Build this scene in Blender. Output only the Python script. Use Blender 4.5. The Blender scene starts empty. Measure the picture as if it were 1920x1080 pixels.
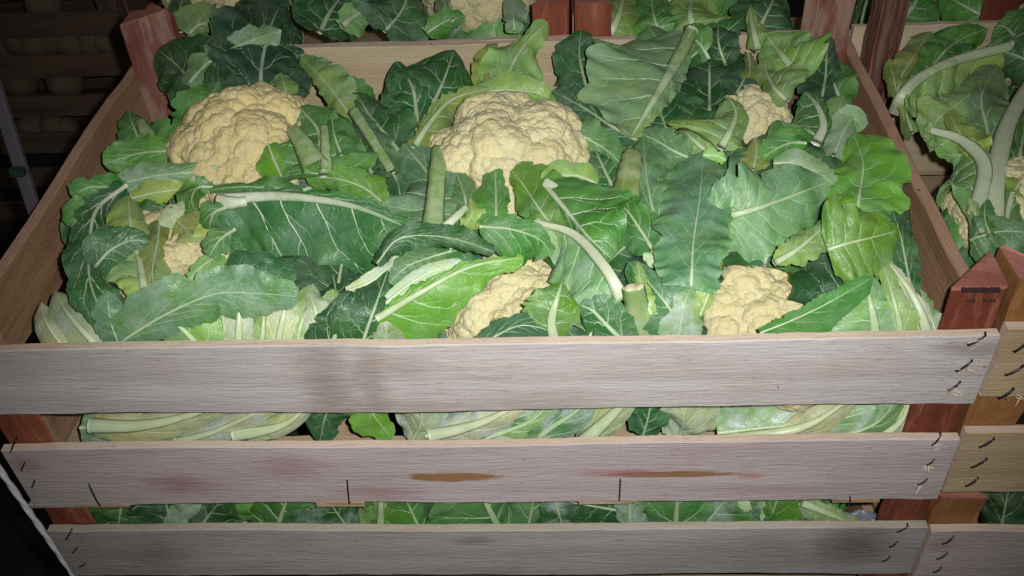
import bpy, math, random
import numpy as np

# ------------------------------------------------------------------ camera, world, flash, exposure
sc = bpy.context.scene
FPX = 1810.26                                   # focal length in pixels of the 1920-wide photograph
PITCH, YAW, ROLL = 0.7137869, -0.06877071, -0.06367016
CAM = np.array([0.06055919, -0.38909019, 0.37462032])
cy, sy, cp, sp, cr, sr = (math.cos(YAW), math.sin(YAW), math.cos(PITCH), math.sin(PITCH), math.cos(ROLL), math.sin(ROLL))
CF = np.array([sy*cp, cy*cp, -sp])
_r = np.array([cy, -sy, 0.0]); _u = np.cross(_r, CF)
CR = cr*_r + sr*_u
CU = -sr*_r + cr*_u
cam_d = bpy.data.cameras.new('camera')
cam = bpy.data.objects.new('camera', cam_d)
sc.collection.objects.link(cam)
from mathutils import Matrix
cam.matrix_world = Matrix(((CR[0], CU[0], -CF[0], CAM[0]), (CR[1], CU[1], -CF[1], CAM[1]), (CR[2], CU[2], -CF[2], CAM[2]), (0, 0, 0, 1)))
cam_d.sensor_width = 36.0
cam_d.lens = FPX/1920*36.0
cam_d.clip_start = 0.01
cam_d.clip_end = 50
sc.camera = cam

world = bpy.data.worlds.new('World'); sc.world = world; world.use_nodes = True
world.node_tree.nodes['Background'].inputs[0].default_value = (1.0, 0.93, 0.85, 1)
world.node_tree.nodes['Background'].inputs[1].default_value = 0.035

fl = bpy.data.lights.new('phone_flash', 'SPOT')
fl.energy = 20.0
fl.color = (0.985, 0.985, 0.985)
fl.shadow_soft_size = 0.005
fl.spot_size = math.radians(80)
fl.spot_blend = 1.0
flo = bpy.data.objects.new('phone_flash', fl)
sc.collection.objects.link(flo)
fm = cam.matrix_world.copy()
fp = CAM + CR*0.022 + CU*0.012 - CF*0.004
fm.translation = fp
flo.matrix_world = fm

sc.view_settings.view_transform = 'Standard'
sc.view_settings.look = 'None'
sc.view_settings.exposure = 0.0
sc.view_settings.gamma = 1.0
sc.render.resolution_x, sc.render.resolution_y = 1024, 576
sc.cycles.max_bounces = 4
sc.cycles.diffuse_bounces = 2
sc.cycles.glossy_bounces = 2
sc.cycles.use_adaptive_sampling = True
sc.cycles.adaptive_threshold = 0.04
sc.cycles.use_denoising = True

# ------------------------------------------------------------------ helpers
COL = sc.collection
rng = np.random.default_rng(7)
random.seed(7)

def ray(px, py):
    return CF + CR*((px-960.0)/FPX) - CU*((py-540.0)/FPX)

def at(px, py, axis='z', val=0.0, h=0.0):
    """world point seen at a pixel of the photograph on the plane axis = val, then h metres nearer the lens"""
    d = ray(px, py); i = 'xyz'.index(axis)
    t = (val-CAM[i])/d[i]
    p = CAM + d*t
    n = d/np.linalg.norm(d)
    return p - n*h

def mpp(p):
    """metres per photograph pixel at point p"""
    return float(np.dot(np.asarray(p)-CAM, CF))/FPX

def empty(name, loc, label, cat, group=None):
    o = bpy.data.objects.new(name, None); COL.objects.link(o)
    o.location = loc; o.empty_display_size = 0.02
    o['label'] = label; o['category'] = cat
    if group: o['group'] = group
    return o

def mesh_obj(name, verts, faces, mats, parent=None, origin=None, smooth=True, col=None, matidx=None, uv=None, attrs=None):
    verts = np.asarray(verts, float)
    if origin is not None: verts = verts - np.asarray(origin)
    me = bpy.data.meshes.new(name)
    faces = np.asarray(faces)
    if faces.ndim == 2:
        n, k = faces.shape
        me.vertices.add(len(verts)); me.vertices.foreach_set('co', verts.ravel().astype(np.float32))
        me.loops.add(n*k); me.loops.foreach_set('vertex_index', faces.ravel().astype(np.int32))
        me.polygons.add(n); me.polygons.foreach_set('loop_start', np.arange(0, n*k, k, dtype=np.int32))
        me.update(calc_edges=True)
    else:
        me.from_pydata([tuple(v) for v in verts], [], [tuple(f) for f in faces])
    me.polygons.foreach_set('use_smooth', np.full(len(me.polygons), smooth, dtype=bool))
    for m in (mats if isinstance(mats, (list, tuple)) else [mats]): me.materials.append(m)
    if matidx is not None: me.polygons.foreach_set('material_index', np.asarray(matidx, dtype=np.int32))
    if attrs:
        for k_, a_ in attrs.items():
            at_ = me.attributes.new(k_, 'FLOAT', 'POINT'); at_.data.foreach_set('value', np.asarray(a_, np.float32).ravel())
    if uv is not None:
        l = me.uv_layers.new(name='leafuv')
        vi = np.empty(len(me.loops), dtype=np.int32); me.loops.foreach_get('vertex_index', vi)
        l.data.foreach_set('uv', np.asarray(uv, np.float32)[vi].ravel())
    me.validate(); me.update()
    o = bpy.data.objects.new(name, me); COL.objects.link(o)
    if parent is not None: o.parent = parent
    if col is not None: o.color = col
    return o

# ------------------------------------------------------------------ node helper
class N:
    def __init__(s, name):
        s.m = bpy.data.materials.new(name); s.m.use_nodes = True
        s.t = s.m.node_tree; s.t.nodes.clear()
        s.out = s.add('ShaderNodeOutputMaterial')
    def add(s, typ, **kw):
        n = s.t.nodes.new(typ)
        for k, v in kw.items(): setattr(n, k, v)
        return n
    def link(s, a, b): s.t.links.new(a, b)
    def put(s, sock, v):
        if isinstance(v, bpy.types.NodeSocket): s.link(v, sock)
        else:
            if sock.type == 'RGBA' and len(v) == 3: v = (*v, 1)
            sock.default_value = v
    def math(s, op, a, b=0.0, c=0.0, clamp=False):
        n = s.add('ShaderNodeMath', operation=op, use_clamp=clamp)
        for i, v in enumerate((a, b, c)): s.put(n.inputs[i], v)
        return n.outputs[0]
    def mix(s, f, a, b, blend='MIX'):
        n = s.add('ShaderNodeMix', data_type='RGBA', blend_type=blend, clamp_factor=True)
        s.put(n.inputs[0], f); s.put(n.inputs[6], a); s.put(n.inputs[7], b)
        return n.outputs[2]
    def ramp(s, f, lo, hi, a=0.0, b=1.0):
        n = s.add('ShaderNodeMapRange', clamp=True, interpolation_type='SMOOTHSTEP')
        s.put(n.inputs[0], f); n.inputs[1].default_value = lo; n.inputs[2].default_value = hi
        n.inputs[3].default_value = a; n.inputs[4].default_value = b
        return n.outputs[0]
    def coord(s, kind='Object'):
        return s.add('ShaderNodeTexCoord').outputs[kind]
    def mapv(s, v, scale=(1, 1, 1), loc=(0, 0, 0)):
        n = s.add('ShaderNodeMapping'); s.link(v, n.inputs[0]); n.inputs['Scale'].default_value = scale
        if isinstance(loc, bpy.types.NodeSocket): s.link(loc, n.inputs['Location'])
        else: n.inputs['Location'].default_value = loc
        return n.outputs[0]
    def noise(s, v, scale=5, detail=3, rough=0.5, dist=0.0):
        n = s.add('ShaderNodeTexNoise'); s.link(v, n.inputs['Vector'])
        n.inputs['Scale'].default_value = scale; n.inputs['Detail'].default_value = detail
        n.inputs['Roughness'].default_value = rough; n.inputs['Distortion'].default_value = dist
        return n.outputs['Fac']
    def bump(s, hgt, strength=0.3, dist=0.001, normal=None):
        n = s.add('ShaderNodeBump'); s.put(n.inputs['Height'], hgt)
        n.inputs['Strength'].default_value = strength; n.inputs['Distance'].default_value = dist
        if normal is not None: s.link(normal, n.inputs['Normal'])
        return n.outputs[0]
    def bsdf(s, **kw):
        n = s.add('ShaderNodeBsdfPrincipled')
        for k, v in kw.items(): s.put(n.inputs[k.replace('_', ' ')], v)
        return n
    def objinfo(s): return s.add('ShaderNodeObjectInfo')
    def done(s, sh):
        s.link(sh, s.out.inputs[0]); return s.m

# ------------------------------------------------------------------ materials
def mat_leaf():
    n = N('leaf'); oi = n.objinfo(); co = n.coord()
    base = oi.outputs['Color']; wax = oi.outputs['Alpha']
    off = n.math('MULTIPLY', oi.outputs['Random'], 5.0)
    cv = n.add('ShaderNodeCombineXYZ'); n.link(off, cv.inputs[0]); n.link(off, cv.inputs[1])
    c2 = n.mapv(co, loc=cv.outputs[0])
    big = n.noise(c2, 28, 3, 0.55)
    mid = n.noise(c2, 110, 4, 0.6)
    fine = n.noise(c2, 900, 3, 0.6)
    # mottled pigment: yellower patches and bluer patches
    yel = n.mix(1.0, base, (1.22, 1.12, 0.70), 'MULTIPLY')
    blu = n.mix(1.0, base, (0.86, 0.95, 0.94), 'MULTIPLY')
    c = n.mix(n.ramp(big, 0.35, 0.68), blu, yel)
    c = n.mix(n.ramp(mid, 0.40, 0.75, 0, 0.35), c, n.mix(1.0, base, (1.25, 1.22, 1.2), 'MULTIPLY'))
    # fine net of tertiary veins
    ed = n.add('ShaderNodeTexVoronoi', feature='DISTANCE_TO_EDGE'); ed.inputs['Scale'].default_value = 190
    wob = n.add('ShaderNodeVectorMath', operation='ADD'); n.link(c2, wob.inputs[0])
    nz = n.add('ShaderNodeTexNoise'); nz.inputs['Scale'].default_value = 160; n.link(c2, nz.inputs['Vector'])
    sc_ = n.add('ShaderNodeVectorMath', operation='SCALE'); n.link(nz.outputs['Color'], sc_.inputs[0]); sc_.inputs['Scale'].default_value = 0.006
    n.link(sc_.outputs[0], wob.inputs[1]); n.link(wob.outputs[0], ed.inputs['Vector'])
    net = n.ramp(ed.outputs['Distance'], 0.0, 0.07, 1.0, 0.0)
    c = n.mix(n.math('MULTIPLY', net, 0.16), c, n.mix(0.5, base, (0.30, 0.44, 0.20)))
    # patchy waxy bloom, with the silvery sheen painted into the same whitish colour
    wx = n.math('MULTIPLY', n.ramp(n.noise(c2, 45, 5, 0.7), 0.38, 0.66), wax, clamp=True)
    c = n.mix(n.math('MULTIPLY', wx, 0.8), c, (0.56, 0.63, 0.62))
    # thin pale margin, a few brown specks
    ea = n.add('ShaderNodeAttribute', attribute_name='edge').outputs['Fac']
    c = n.mix(n.ramp(ea, 0.965, 1.0, 0, 0.45), c, (0.30, 0.36, 0.14))
    spk = n.math('MULTIPLY', n.ramp(n.noise(c2, 420, 2, 0.5), 0.73, 0.80), n.ramp(n.noise(c2, 30, 2), 0.52, 0.65))
    c = n.mix(n.math('MULTIPLY', spk, 0.6), c, (0.07, 0.05, 0.015))
    edb = n.math('MULTIPLY', n.ramp(ea, 0.90, 1.0), n.ramp(n.noise(c2, 60, 3), 0.60, 0.72))
    c = n.mix(n.math('MULTIPLY', edb, 0.7), c, (0.22, 0.15, 0.03))
    hgt = n.math('ADD', n.math('MULTIPLY', net, -0.25), n.math('ADD', n.math('MULTIPLY', mid, 0.9), n.math('MULTIPLY', fine, 0.25)))
    nb = n.bump(hgt, 0.5, 0.0013)
    ro = n.ramp(mid, 0.3, 0.75, 0.34, 0.56)
    p = n.bsdf(Base_Color=c, Roughness=ro, Normal=nb)
    p.inputs['Specular IOR Level'].default_value = 0.5
    tr = n.add('ShaderNodeBsdfTranslucent'); n.link(n.mix(1.0, c, (1.5, 1.5, 0.5), 'MULTIPLY'), tr.inputs[0])
    ms = n.add('ShaderNodeMixShader'); ms.inputs[0].default_value = 0.12
    n.link(p.outputs[0], ms.inputs[1]); n.link(tr.outputs[0], ms.inputs[2])
    return n.done(ms.outputs[0])

def mat_vein(name, pale, mixv):
    n = N(name); oi = n.objinfo()
    t = n.add('ShaderNodeAttribute', attribute_name='fade').outputs['Fac']
    ns = n.noise(n.coord(), 140, 3)
    c = n.mix(n.math('MULTIPLY', t, mixv), pale, n.mix(1.0, oi.outputs['Color'], (1.5, 1.4, 1.3), 'MULTIPLY'))
    c = n.mix(n.ramp(ns, 0.4, 0.75, 0, 0.35), c, n.mix(0.5, oi.outputs['Color'], (0.30, 0.42, 0.14)))
    p = n.bsdf(Base_Color=c, Roughness=0.42)
    return n.done(p.outputs[0])

def mat_stalk():
    """thick pale leaf stalks: green skin over pale flesh, waxy bloom and painted silvery sheen where alpha says so"""
    n = N('leaf_stalk'); oi = n.objinfo(); co = n.coord()
    st = n.mapv(co, (60, 60, 14))
    a = n.noise(st, 1.6, 5, 0.6, 0.4); b = n.noise(co, 70, 4, 0.6); f = n.noise(co, 600, 3, 0.7)
    c = n.mix(n.ramp(a, 0.36, 0.66), oi.outputs['Color'], n.mix(0.55, oi.outputs['Color'], (0.50, 0.55, 0.32)))
    c = n.mix(n.ramp(b, 0.55, 0.75, 0, 0.4), c, (0.20, 0.28, 0.05))
    wx = n.math('MULTIPLY', n.ramp(n.math('ADD', n.math('MULTIPLY', a, 0.6), n.math('MULTIPLY', f, 0.5)), 0.44, 0.66), oi.outputs['Alpha'], clamp=True)
    c = n.mix(wx, c, (0.62, 0.67, 0.68))  # whitish bloom, also carries the stalk's silvery sheen as colour
    spk = n.ramp(n.noise(co, 330, 2), 0.74, 0.80, 0, 0.7)
    c = n.mix(spk, c, (0.12, 0.09, 0.02))
    nb = n.bump(n.math('ADD', a, n.math('MULTIPLY', f, 0.3)), 0.35, 0.0015)
    p = n.bsdf(Base_Color=c, Roughness=n.ramp(b, 0.3, 0.7, 0.28, 0.5), Normal=nb)
    return n.done(p.outputs[0])

def mat_cut():
    n = N('cut_flesh'); co = n.coord()
    a = n.noise(co, 300, 4, 0.6); b = n.noise(co, 90, 2)
    c = n.mix(a, (0.42, 0.40, 0.22), (0.70, 0.66, 0.48))
    c = n.mix(n.ramp(b, 0.45, 0.62, 0, 0.75), c, (0.28, 0.19, 0.09))
    p = n.bsdf(Base_Color=c, Roughness=0.7, Normal=n.bump(a, 0.8, 0.002))
    return n.done(p.outputs[0])

def mat_curd():
    n = N('curd'); co = n.coord(); oi = n.objinfo()
    # floret meshes are unit-sized, so scales are per floret radius (about 24 mm); random offset per floret
    off = n.math('MULTIPLY', oi.outputs['Random'], 40.0)
    cv = n.add('ShaderNodeCombineXYZ'); n.link(off, cv.inputs[0]); n.link(off, cv.inputs[1]); co = n.mapv(co, loc=cv.outputs[0])
    big = n.noise(co, 0.9, 3); mid = n.noise(co, 4.5, 3, 0.6); fine = n.noise(co, 30, 4, 0.65)
    c = n.mix(n.ramp(big, 0.3, 0.7), (0.70, 0.62, 0.335), (0.67, 0.61, 0.37))
    c = n.mix(n.ramp(mid, 0.55, 0.8, 0, 0.32), c, (0.56, 0.45, 0.22))
    c = n.mix(1.0, c, oi.outputs['Color'], 'MULTIPLY')
    spk = n.math('MULTIPLY', n.ramp(n.noise(co, 9, 4), 0.64, 0.75, 0, 0.5), n.ramp(big, 0.45, 0.6))
    c = n.mix(spk, c, (0.40, 0.24, 0.08))
    vo = n.add('ShaderNodeTexVoronoi', feature='SMOOTH_F1'); vo.inputs['Scale'].default_value = 15; n.link(co, vo.inputs['Vector'])
    vo.inputs['Smoothness'].default_value = 0.5
    h = n.math('ADD', n.math('MULTIPLY', vo.outputs['Distance'], -1.0), n.math('MULTIPLY', fine, 0.7))
    p = n.bsdf(Base_Color=c, Roughness=0.62, Normal=n.bump(h, 0.45, 0.0016))
    p.inputs['Specular IOR Level'].default_value = 0.25
    p.inputs['Subsurface Weight'].default_value = 0.45
    p.inputs['Subsurface Radius'].default_value = (1.0, 0.75, 0.35)
    p.inputs['Subsurface Scale'].default_value = 0.0035
    return n.done(p.outputs[0])

def mat_wood(name, light, dark, fibre=1.0, stains=(), wear=0.0, wearcol=(0.46, 0.33, 0.24), rough=0.75):
    """planed or rough board, grain along local X.  stains: (x, z, rx, rz, colour, strength, softness)"""
    n = N(name); co = n.coord(); oi = n.objinfo()
    off = n.math('MULTIPLY', oi.outputs['Random'], 9.0)
    cv = n.add('ShaderNodeCombineXYZ'); n.link(off, cv.inputs[0]); n.link(off, cv.inputs[2])
    c0 = n.mapv(co, loc=cv.outputs[0])
    broad = n.noise(n.mapv(c0, (3, 30, 40)), 1.0, 4, 0.55, 0.6)
    grain = n.noise(n.mapv(c0, (9, 160, 230)), 1.0, 6, 0.68, 0.25)
    fib = n.noise(n.mapv(c0, (55, 1500, 1500)), 1.0, 4, 0.75)
    blot = n.noise(n.mapv(c0, (0.7, 1, 1)), 22, 6, 0.68)
    c = n.mix(n.ramp(broad, 0.28, 0.72), light, dark)
    c = n.mix(n.ramp(grain, 0.48, 0.76, 0, 0.42), c, n.mix(1.0, c, (0.62, 0.56, 0.52), 'MULTIPLY'))
    c = n.mix(n.ramp(blot, 0.47, 0.72, 0, 0.5), c, n.mix(1.0, c, (0.82, 0.74, 0.70), 'MULTIPLY'))
    c = n.mix(n.ramp(fib, 0.60, 0.80, 0, 0.45*fibre), c, n.mix(1.0, c, (1.5, 1.48, 1.46), 'MULTIPLY'))
    # short dark pores and torn fibres
    pore = n.noise(n.mapv(c0, (150, 800, 1100)), 1.0, 2, 0.5)
    c = n.mix(n.ramp(pore, 0.66, 0.76, 0, 0.6), c, n.mix(1.0, c, (0.45, 0.38, 0.36), 'MULTIPLY'))
    fleck = n.noise(n.mapv(c0, (70, 420, 560)), 1.0, 3, 0.6)
    c = n.mix(n.ramp(fleck, 0.64, 0.76, 0, 0.34*fibre), c, n.mix(1.0, c, (1.38, 1.36, 1.34), 'MULTIPLY'))
    fl2 = n.noise(n.mapv(c0, (38, 300, 420)), 1.0, 4, 0.7, 0.3)
    c = n.mix(n.ramp(fl2, 0.60, 0.74, 0, 0.34), c, n.mix(1.0, c, (0.60, 0.55, 0.52), 'MULTIPLY'))
    if wear:
        wn = n.noise(n.mapv(c0, (14, 90, 90)), 1.0, 5, 0.7, 0.4)
        c = n.mix(n.ramp(wn, 0.62-0.22*wear, 0.80-0.22*wear, 0, 0.85), c, n.mix(n.ramp(grain, 0.3, 0.7), wearcol, [k*0.7 for k in wearcol]))
    dot = n.noise(c0, 210, 1, 0.3)
    c = n.mix(n.ramp(dot, 0.80, 0.84, 0, 0.8), c, (0.06, 0.045, 0.04))
    saw = n.noise(n.mapv(c0, (420, 6, 9)), 1.0, 3, 0.6)
    c = n.mix(n.math('MULTIPLY', n.ramp(saw, 0.55, 0.78, 0, 0.26), n.ramp(blot, 0.40, 0.60)), c, n.mix(1.0, c, (1.3, 1.3, 1.3), 'MULTIPLY'))
    sep = n.add('ShaderNodeSeparateXYZ'); n.link(co, sep.inputs[0])
    wx = n.noise(n.mapv(co, (60, 60, 190)), 1.0, 4, 0.6)
    for (x, z, rx, rz, col, stg, soft) in stains:
        dx = n.math('DIVIDE', n.math('SUBTRACT', sep.outputs[0], x+0.30), rx)
        dz = n.math('DIVIDE', n.math('SUBTRACT', sep.outputs[2], z), rz)
        r = n.math('SQRT', n.math('ADD', n.math('MULTIPLY', dx, dx), n.math('MULTIPLY', dz, dz)))
        r = n.math('ADD', r, n.math('MULTIPLY', n.math('SUBTRACT', wx, 0.5), 1.1))
        f = n.ramp(r, 1.0-soft, 1.0+soft*0.3, stg, 0.0)
        c = n.mix(f, c, n.mix(n.ramp(grain, 0.3, 0.7), col, [k*0.7 for k in col]))
    c = n.mix(1.0, c, oi.outputs['Color'], 'MULTIPLY')
    h = n.math('ADD', n.math('MULTIPLY', grain, 0.8), n.math('MULTIPLY', fib, 0.8))
    h = n.math('SUBTRACT', h, n.ramp(pore, 0.68, 0.8, 0, 0.6))
    h = n.math('ADD', h, n.math('MULTIPLY', n.math('SUBTRACT', fleck, fl2), 1.2))
    p = n.bsdf(Base_Color=c, Roughness=rough, Normal=n.bump(h, 0.5, 0.0010))
    p.inputs['Specular IOR Level'].default_value = 0.25
    return n.done(p.outputs[0])

def mat_plain(name, col, rough=0.5, metal=0.0, nscale=80, var=0.3, bump=0.2):
    n = N(name); co = n.coord()
    a = n.noise(co, nscale, 4, 0.6)
    c = n.mix(a, [k*(1-var) for k in col], [min(1, k*(1+var)) for k in col])
    p = n.bsdf(Base_Color=c, Roughness=rough, Metallic=metal, Normal=n.bump(a, bump, 0.001))
    return n.done(p.outputs[0])

M_LEAF = mat_leaf()
M_RIB = mat_vein('midrib', (0.50, 0.60, 0.38), 0.45)
M_VEIN = mat_vein('vein', (0.42, 0.56, 0.36), 0.80)
M_WHITE = mat_vein('pale_midrib', (0.66, 0.70, 0.54), 0.70)
M_STALK = mat_stalk()
M_CUT = mat_cut()
M_CURD = mat_curd()
PINK = (0.40, 0.19, 0.20); RESIN = (0.33, 0.17, 0.055); GREYS = (0.27, 0.21, 0.18)
GP_L, GP_D = (0.56, 0.52, 0.495), (0.45, 0.405, 0.38)
M_FRONT1 = mat_wood('weathered_board_upper', GP_L, GP_D, stains=[
    (-0.078, -0.030, 0.020, 0.060, (0.30, 0.235, 0.20), 0.62, 0.9), (-0.052, -0.030, 0.011, 0.055, (0.30, 0.235, 0.20), 0.5, 0.9), (-0.035, -0.016, 0.030, 0.013, (0.36, 0.27, 0.2), 0.5, 0.9),
    (-0.05, -0.05, 0.07, 0.010, (0.33, 0.25, 0.2), 0.35, 0.9), (0.05, -0.05, 0.05, 0.016, GREYS, 0.25, 0.9), (0.29, -0.01, 0.03, 0.008, (0.22, 0.17, 0.14), 0.5, 0.8)])
M_FRONT2 = mat_wood('weathered_board_lower', (0.54, 0.465, 0.46), (0.44, 0.37, 0.36), stains=[
    (-0.013, -0.031, 0.033, 0.0048, RESIN, 0.92, 0.22), (0.126, -0.031, 0.046, 0.0035, RESIN, 0.9, 0.3), (0.095, -0.0295, 0.03, 0.005, (0.45, 0.18, 0.18), 0.6, 0.8),
    (0.178, -0.033, 0.011, 0.0035, (0.45, 0.14, 0.12), 0.6, 0.8), (-0.195, -0.038, 0.03, 0.013, PINK, 0.6, 0.9), (-0.115, -0.02, 0.028, 0.015, PINK, 0.5, 0.9),
    (-0.06, -0.047, 0.035, 0.008, PINK, 0.5, 0.9), (0.19, -0.047, 0.06, 0.006, PINK, 0.3, 0.9), (-0.29, -0.016, 0.012, 0.01, PINK, 0.5, 0.9)])
M_FRONT3 = mat_wood('weathered_board_dark', (0.42, 0.395, 0.375), (0.32, 0.295, 0.275), stains=[
    (0.26, -0.02, 0.03, 0.03, (0.10, 0.075, 0.06), 0.6, 0.9), (0.0, -0.012, 0.02, 0.006, (0.16, 0.12, 0.1), 0.5, 0.9), (-0.23, -0.03, 0.03, 0.02, (0.2, 0.16, 0.14), 0.4, 0.9)])
M_TAN = mat_wood('tan_board', (0.50, 0.305, 0.175), (0.31, 0.175, 0.09), fibre=1.6)
M_PALE = mat_wood('pale_board', (0.60, 0.51, 0.34), (0.50, 0.39, 0.235))
M_YEL = mat_wood('yellowed_board', (0.50, 0.385, 0.235), (0.39, 0.28, 0.155))
M_EDGE = mat_wood('sawn_edge', (0.66, 0.53, 0.42), (0.56, 0.43, 0.32))
M_EDGE2 = mat_wood('greyed_edge', (0.46, 0.40, 0.32), (0.36, 0.30, 0.23))
M_SIDEEDGE = mat_wood('sawn_side_edge', (0.52, 0.33, 0.235), (0.42, 0.25, 0.17))
M_RED = mat_wood('red_stained_post', (0.32, 0.10, 0.05), (0.15, 0.034, 0.02), rough=0.65, wear=0.45, wearcol=(0.40, 0.17, 0.10))
M_REDPALE = mat_wood('worn_red_post', (0.34, 0.15, 0.11), (0.17, 0.05, 0.035), wear=0.9, wearcol=(0.44, 0.29, 0.22))
M_ORANGE = mat_wood('orange_post', (0.34, 0.155, 0.05), (0.22, 0.085, 0.03), wear=0.4, wearcol=(0.42, 0.25, 0.12))
M_POSTEND = mat_wood('post_end_grain', (0.46, 0.20, 0.15), (0.30, 0.11, 0.08))
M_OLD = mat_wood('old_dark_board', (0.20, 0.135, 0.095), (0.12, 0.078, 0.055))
M_STAPLE = mat_plain('dark_staple_wire', (0.07, 0.06, 0.085), 0.34, 0.85, 500, 0.5)
M_SPLINT = mat_plain('splinter', (0.66, 0.52, 0.38), 0.8)
M_STAMP = mat_plain('stamp_ink', (0.035, 0.016, 0.014), 0.7, 0, 900, 0.6)
M_CORD = mat_plain('white_cord', (0.80, 0.79, 0.82), 0.6, 0, 700, 0.2)
M_STEEL = mat_plain('grey_upright', (0.10, 0.09, 0.105), 0.6, 0.0, 40, 0.2)
M_TAPE = mat_plain('green_tape', (0.01, 0.045, 0.022), 0.5)
M_POTATO = mat_plain('potato_skin', (0.20, 0.14, 0.095), 0.75, 0, 60, 0.35, 0.4)
M_FLOOR = mat_plain('dark_floor', (0.03, 0.026, 0.024), 0.8, 0, 6, 0.4)
M_PLASTIC = mat_plain('clear_film', (0.20, 0.215, 0.25), 0.25, 0, 60, 0.2, 0.8)

# ------------------------------------------------------------------ setting
def quad_sheet(name, x0, x1, y0, y1, z, mat):
    o = mesh_obj(name, [(x0, y0, z), (x1, y0, z), (x1, y1, z), (x0, y1, z)], np.array([[0, 1, 2, 3]]), mat, smooth=False)
    o['kind'] = 'structure'; return o
quad_sheet('floor', -6, 6, -4, 8, -1.0, M_FLOOR)

def plinth(name, x0, x1, y0, y1, z0, z1, mat):
    V = [(x, y, z) for z in (z0, z1) for (x, y) in ((x0, y0), (x1, y0), (x1, y1), (x0, y1))]
    F = [(0, 1, 5, 4), (1, 2, 6, 5), (2, 3, 7, 6), (3, 0, 4, 7), (3, 2, 1, 0), (4, 5, 6, 7)]
    o = mesh_obj(name, V, np.array(F), mat, smooth=False); o['kind'] = 'structure'
    md = o.modifiers.new('bevel', 'BEVEL'); md.width = 0.006; md.segments = 2
    return o
plinth('display_platform', -0.28, 0.90, 0.025, 0.95, -0.999, -0.337, M_FLOOR)

# ------------------------------------------------------------------ boards
def board(name, parent, start, axis, L, T, Hh, mats, seed=0, bow=0.0005, rag=0.00022, col=(1, 1, 1, 1), skew=(0, 0)):
    """a sawn board.  start = outer lower-left corner; length L along axis ('x' or 'y'), thickness T, height Hh (down from start z).
    Local X is the length, local Y the thickness, local Z the height measured from the top edge."""
    r = np.random.default_rng(seed+1)
    n = max(6, int(L/0.012))
    xs = np.linspace(0, L, n+1)
    b = min(T, Hh)*0.10
    sec = np.array([(b, 0), (T-b, 0), (T, -b), (T, -Hh+b), (T-b, -Hh), (b, -Hh), (0, -Hh+b), (0, -b)])
    def wav(a):
        k = r.uniform(0.5, 1.6, 3); ph = r.uniform(0, 6.3, 3)
        return a*sum(np.sin(xs/L*6.28*k[i]*(i+1)+ph[i])/(i+1) for i in range(3))
    top = wav(bow*1.3)+r.normal(0, rag, n+1); bot = wav(bow*1.5)+r.normal(0, rag*1.4, n+1); dep = wav(bow)
    V = []
    for i, x in enumerate(xs):
        for j, (yy, zz) in enumerate(sec):
            xo = 0
            if i == n: xo = skew[1]*(-zz/Hh)
            if i == 0: xo = skew[0]*(-zz/Hh)
            V.append((x+xo+(r.normal(0, rag) if i in (0, n) else 0), yy+dep[i], zz+(top[i] if zz > -Hh/2 else bot[i])))
    F = []; mi = []
    for i in range(n):
        for j in range(8):
            k = (j+1) % 8
            F.append((i*8+j, (i+1)*8+j, (i+1)*8+k, i*8+k)); mi.append(1 if j in (0, 4, 1, 7, 3, 5)[:2] else 0)
    # end caps as fans of quads
    for e in (0, n):
        o = e*8
        q = [(0, 1, 2, 7), (7, 2, 3, 6), (6, 3, 4, 5)]
        for a in q:
            F.append(tuple(o+t for t in (a if e else a[::-1]))); mi.append(1)
    ob = mesh_obj(name, V, np.array(F), list(mats), parent, matidx=mi, smooth=False, col=col)
    base = parent.location if parent is not None else (0, 0, 0)
    ob.location = (start[0]-base[0], start[1]-base[1], start[2]-base[2])
    if axis == 'y': ob.rotation_euler = (0, 0, math.pi/2)
    return ob

def tri_post(parent, cx, cy_, sx, sy_, z0, z1, leg, mat, endmat, seed=0, tilt=0.0, col=(1, 1, 1, 1)):
    """triangular corner post: right angle at (cx, cy_), legs running sx / sy_ inwards; local X runs up its length"""
    r = np.random.default_rng(seed+50)
    pts = [(0, 0), (sx*leg, 0), (0, sy_*leg)]
    # round the corners a little
    poly = []
    for i in range(3):
        p = np.array(pts[i]); a = np.array(pts[i-1]); b = np.array(pts[(i+1) % 3])
        for q in (a, b):
            poly.append(p+(q-p)/np.linalg.norm(q-p)*0.0018)
    if sx*sy_ < 0: poly = poly[::-1]
    n = 10; V = []; F = []; mi = []
    for i in range(n+1):
        z = z0+(z1-z0)*i/n
        for k, p in enumerate(poly):
            zz = z + (tilt*(p[0]+p[1]) + r.normal(0, 0.0006) if i == n else 0)
            V.append((zz, -p[0]+r.normal(0, 0.00045), p[1]+r.normal(0, 0.00045)))   # local frame, rotated below
    for i in range(n):
        for k in range(6):
            F.append((i*6+k, i*6+(k+1) % 6, (i+1)*6+(k+1) % 6, (i+1)*6+k)); mi.append(0)
    for e in (0, n):
        o = e*6; q = [(0, 1, 2, 5), (5, 2, 3, 4)]
        for a in q: F.append(tuple(o+t for t in a)); mi.append(1)
    # local (X=up, Y=-x, Z=y)  ->  world
    ob = mesh_obj('corner_post', V, np.array(F), [mat, endmat], parent, matidx=mi, smooth=False, col=col)
    b = parent.location
    ob.matrix_local = Matrix(((0, -1, 0, cx-b[0]), (0, 0, 1, cy_-b[1]), (1, 0, 0, -b[2]), (0, 0, 0, 1)))
    return ob

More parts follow.
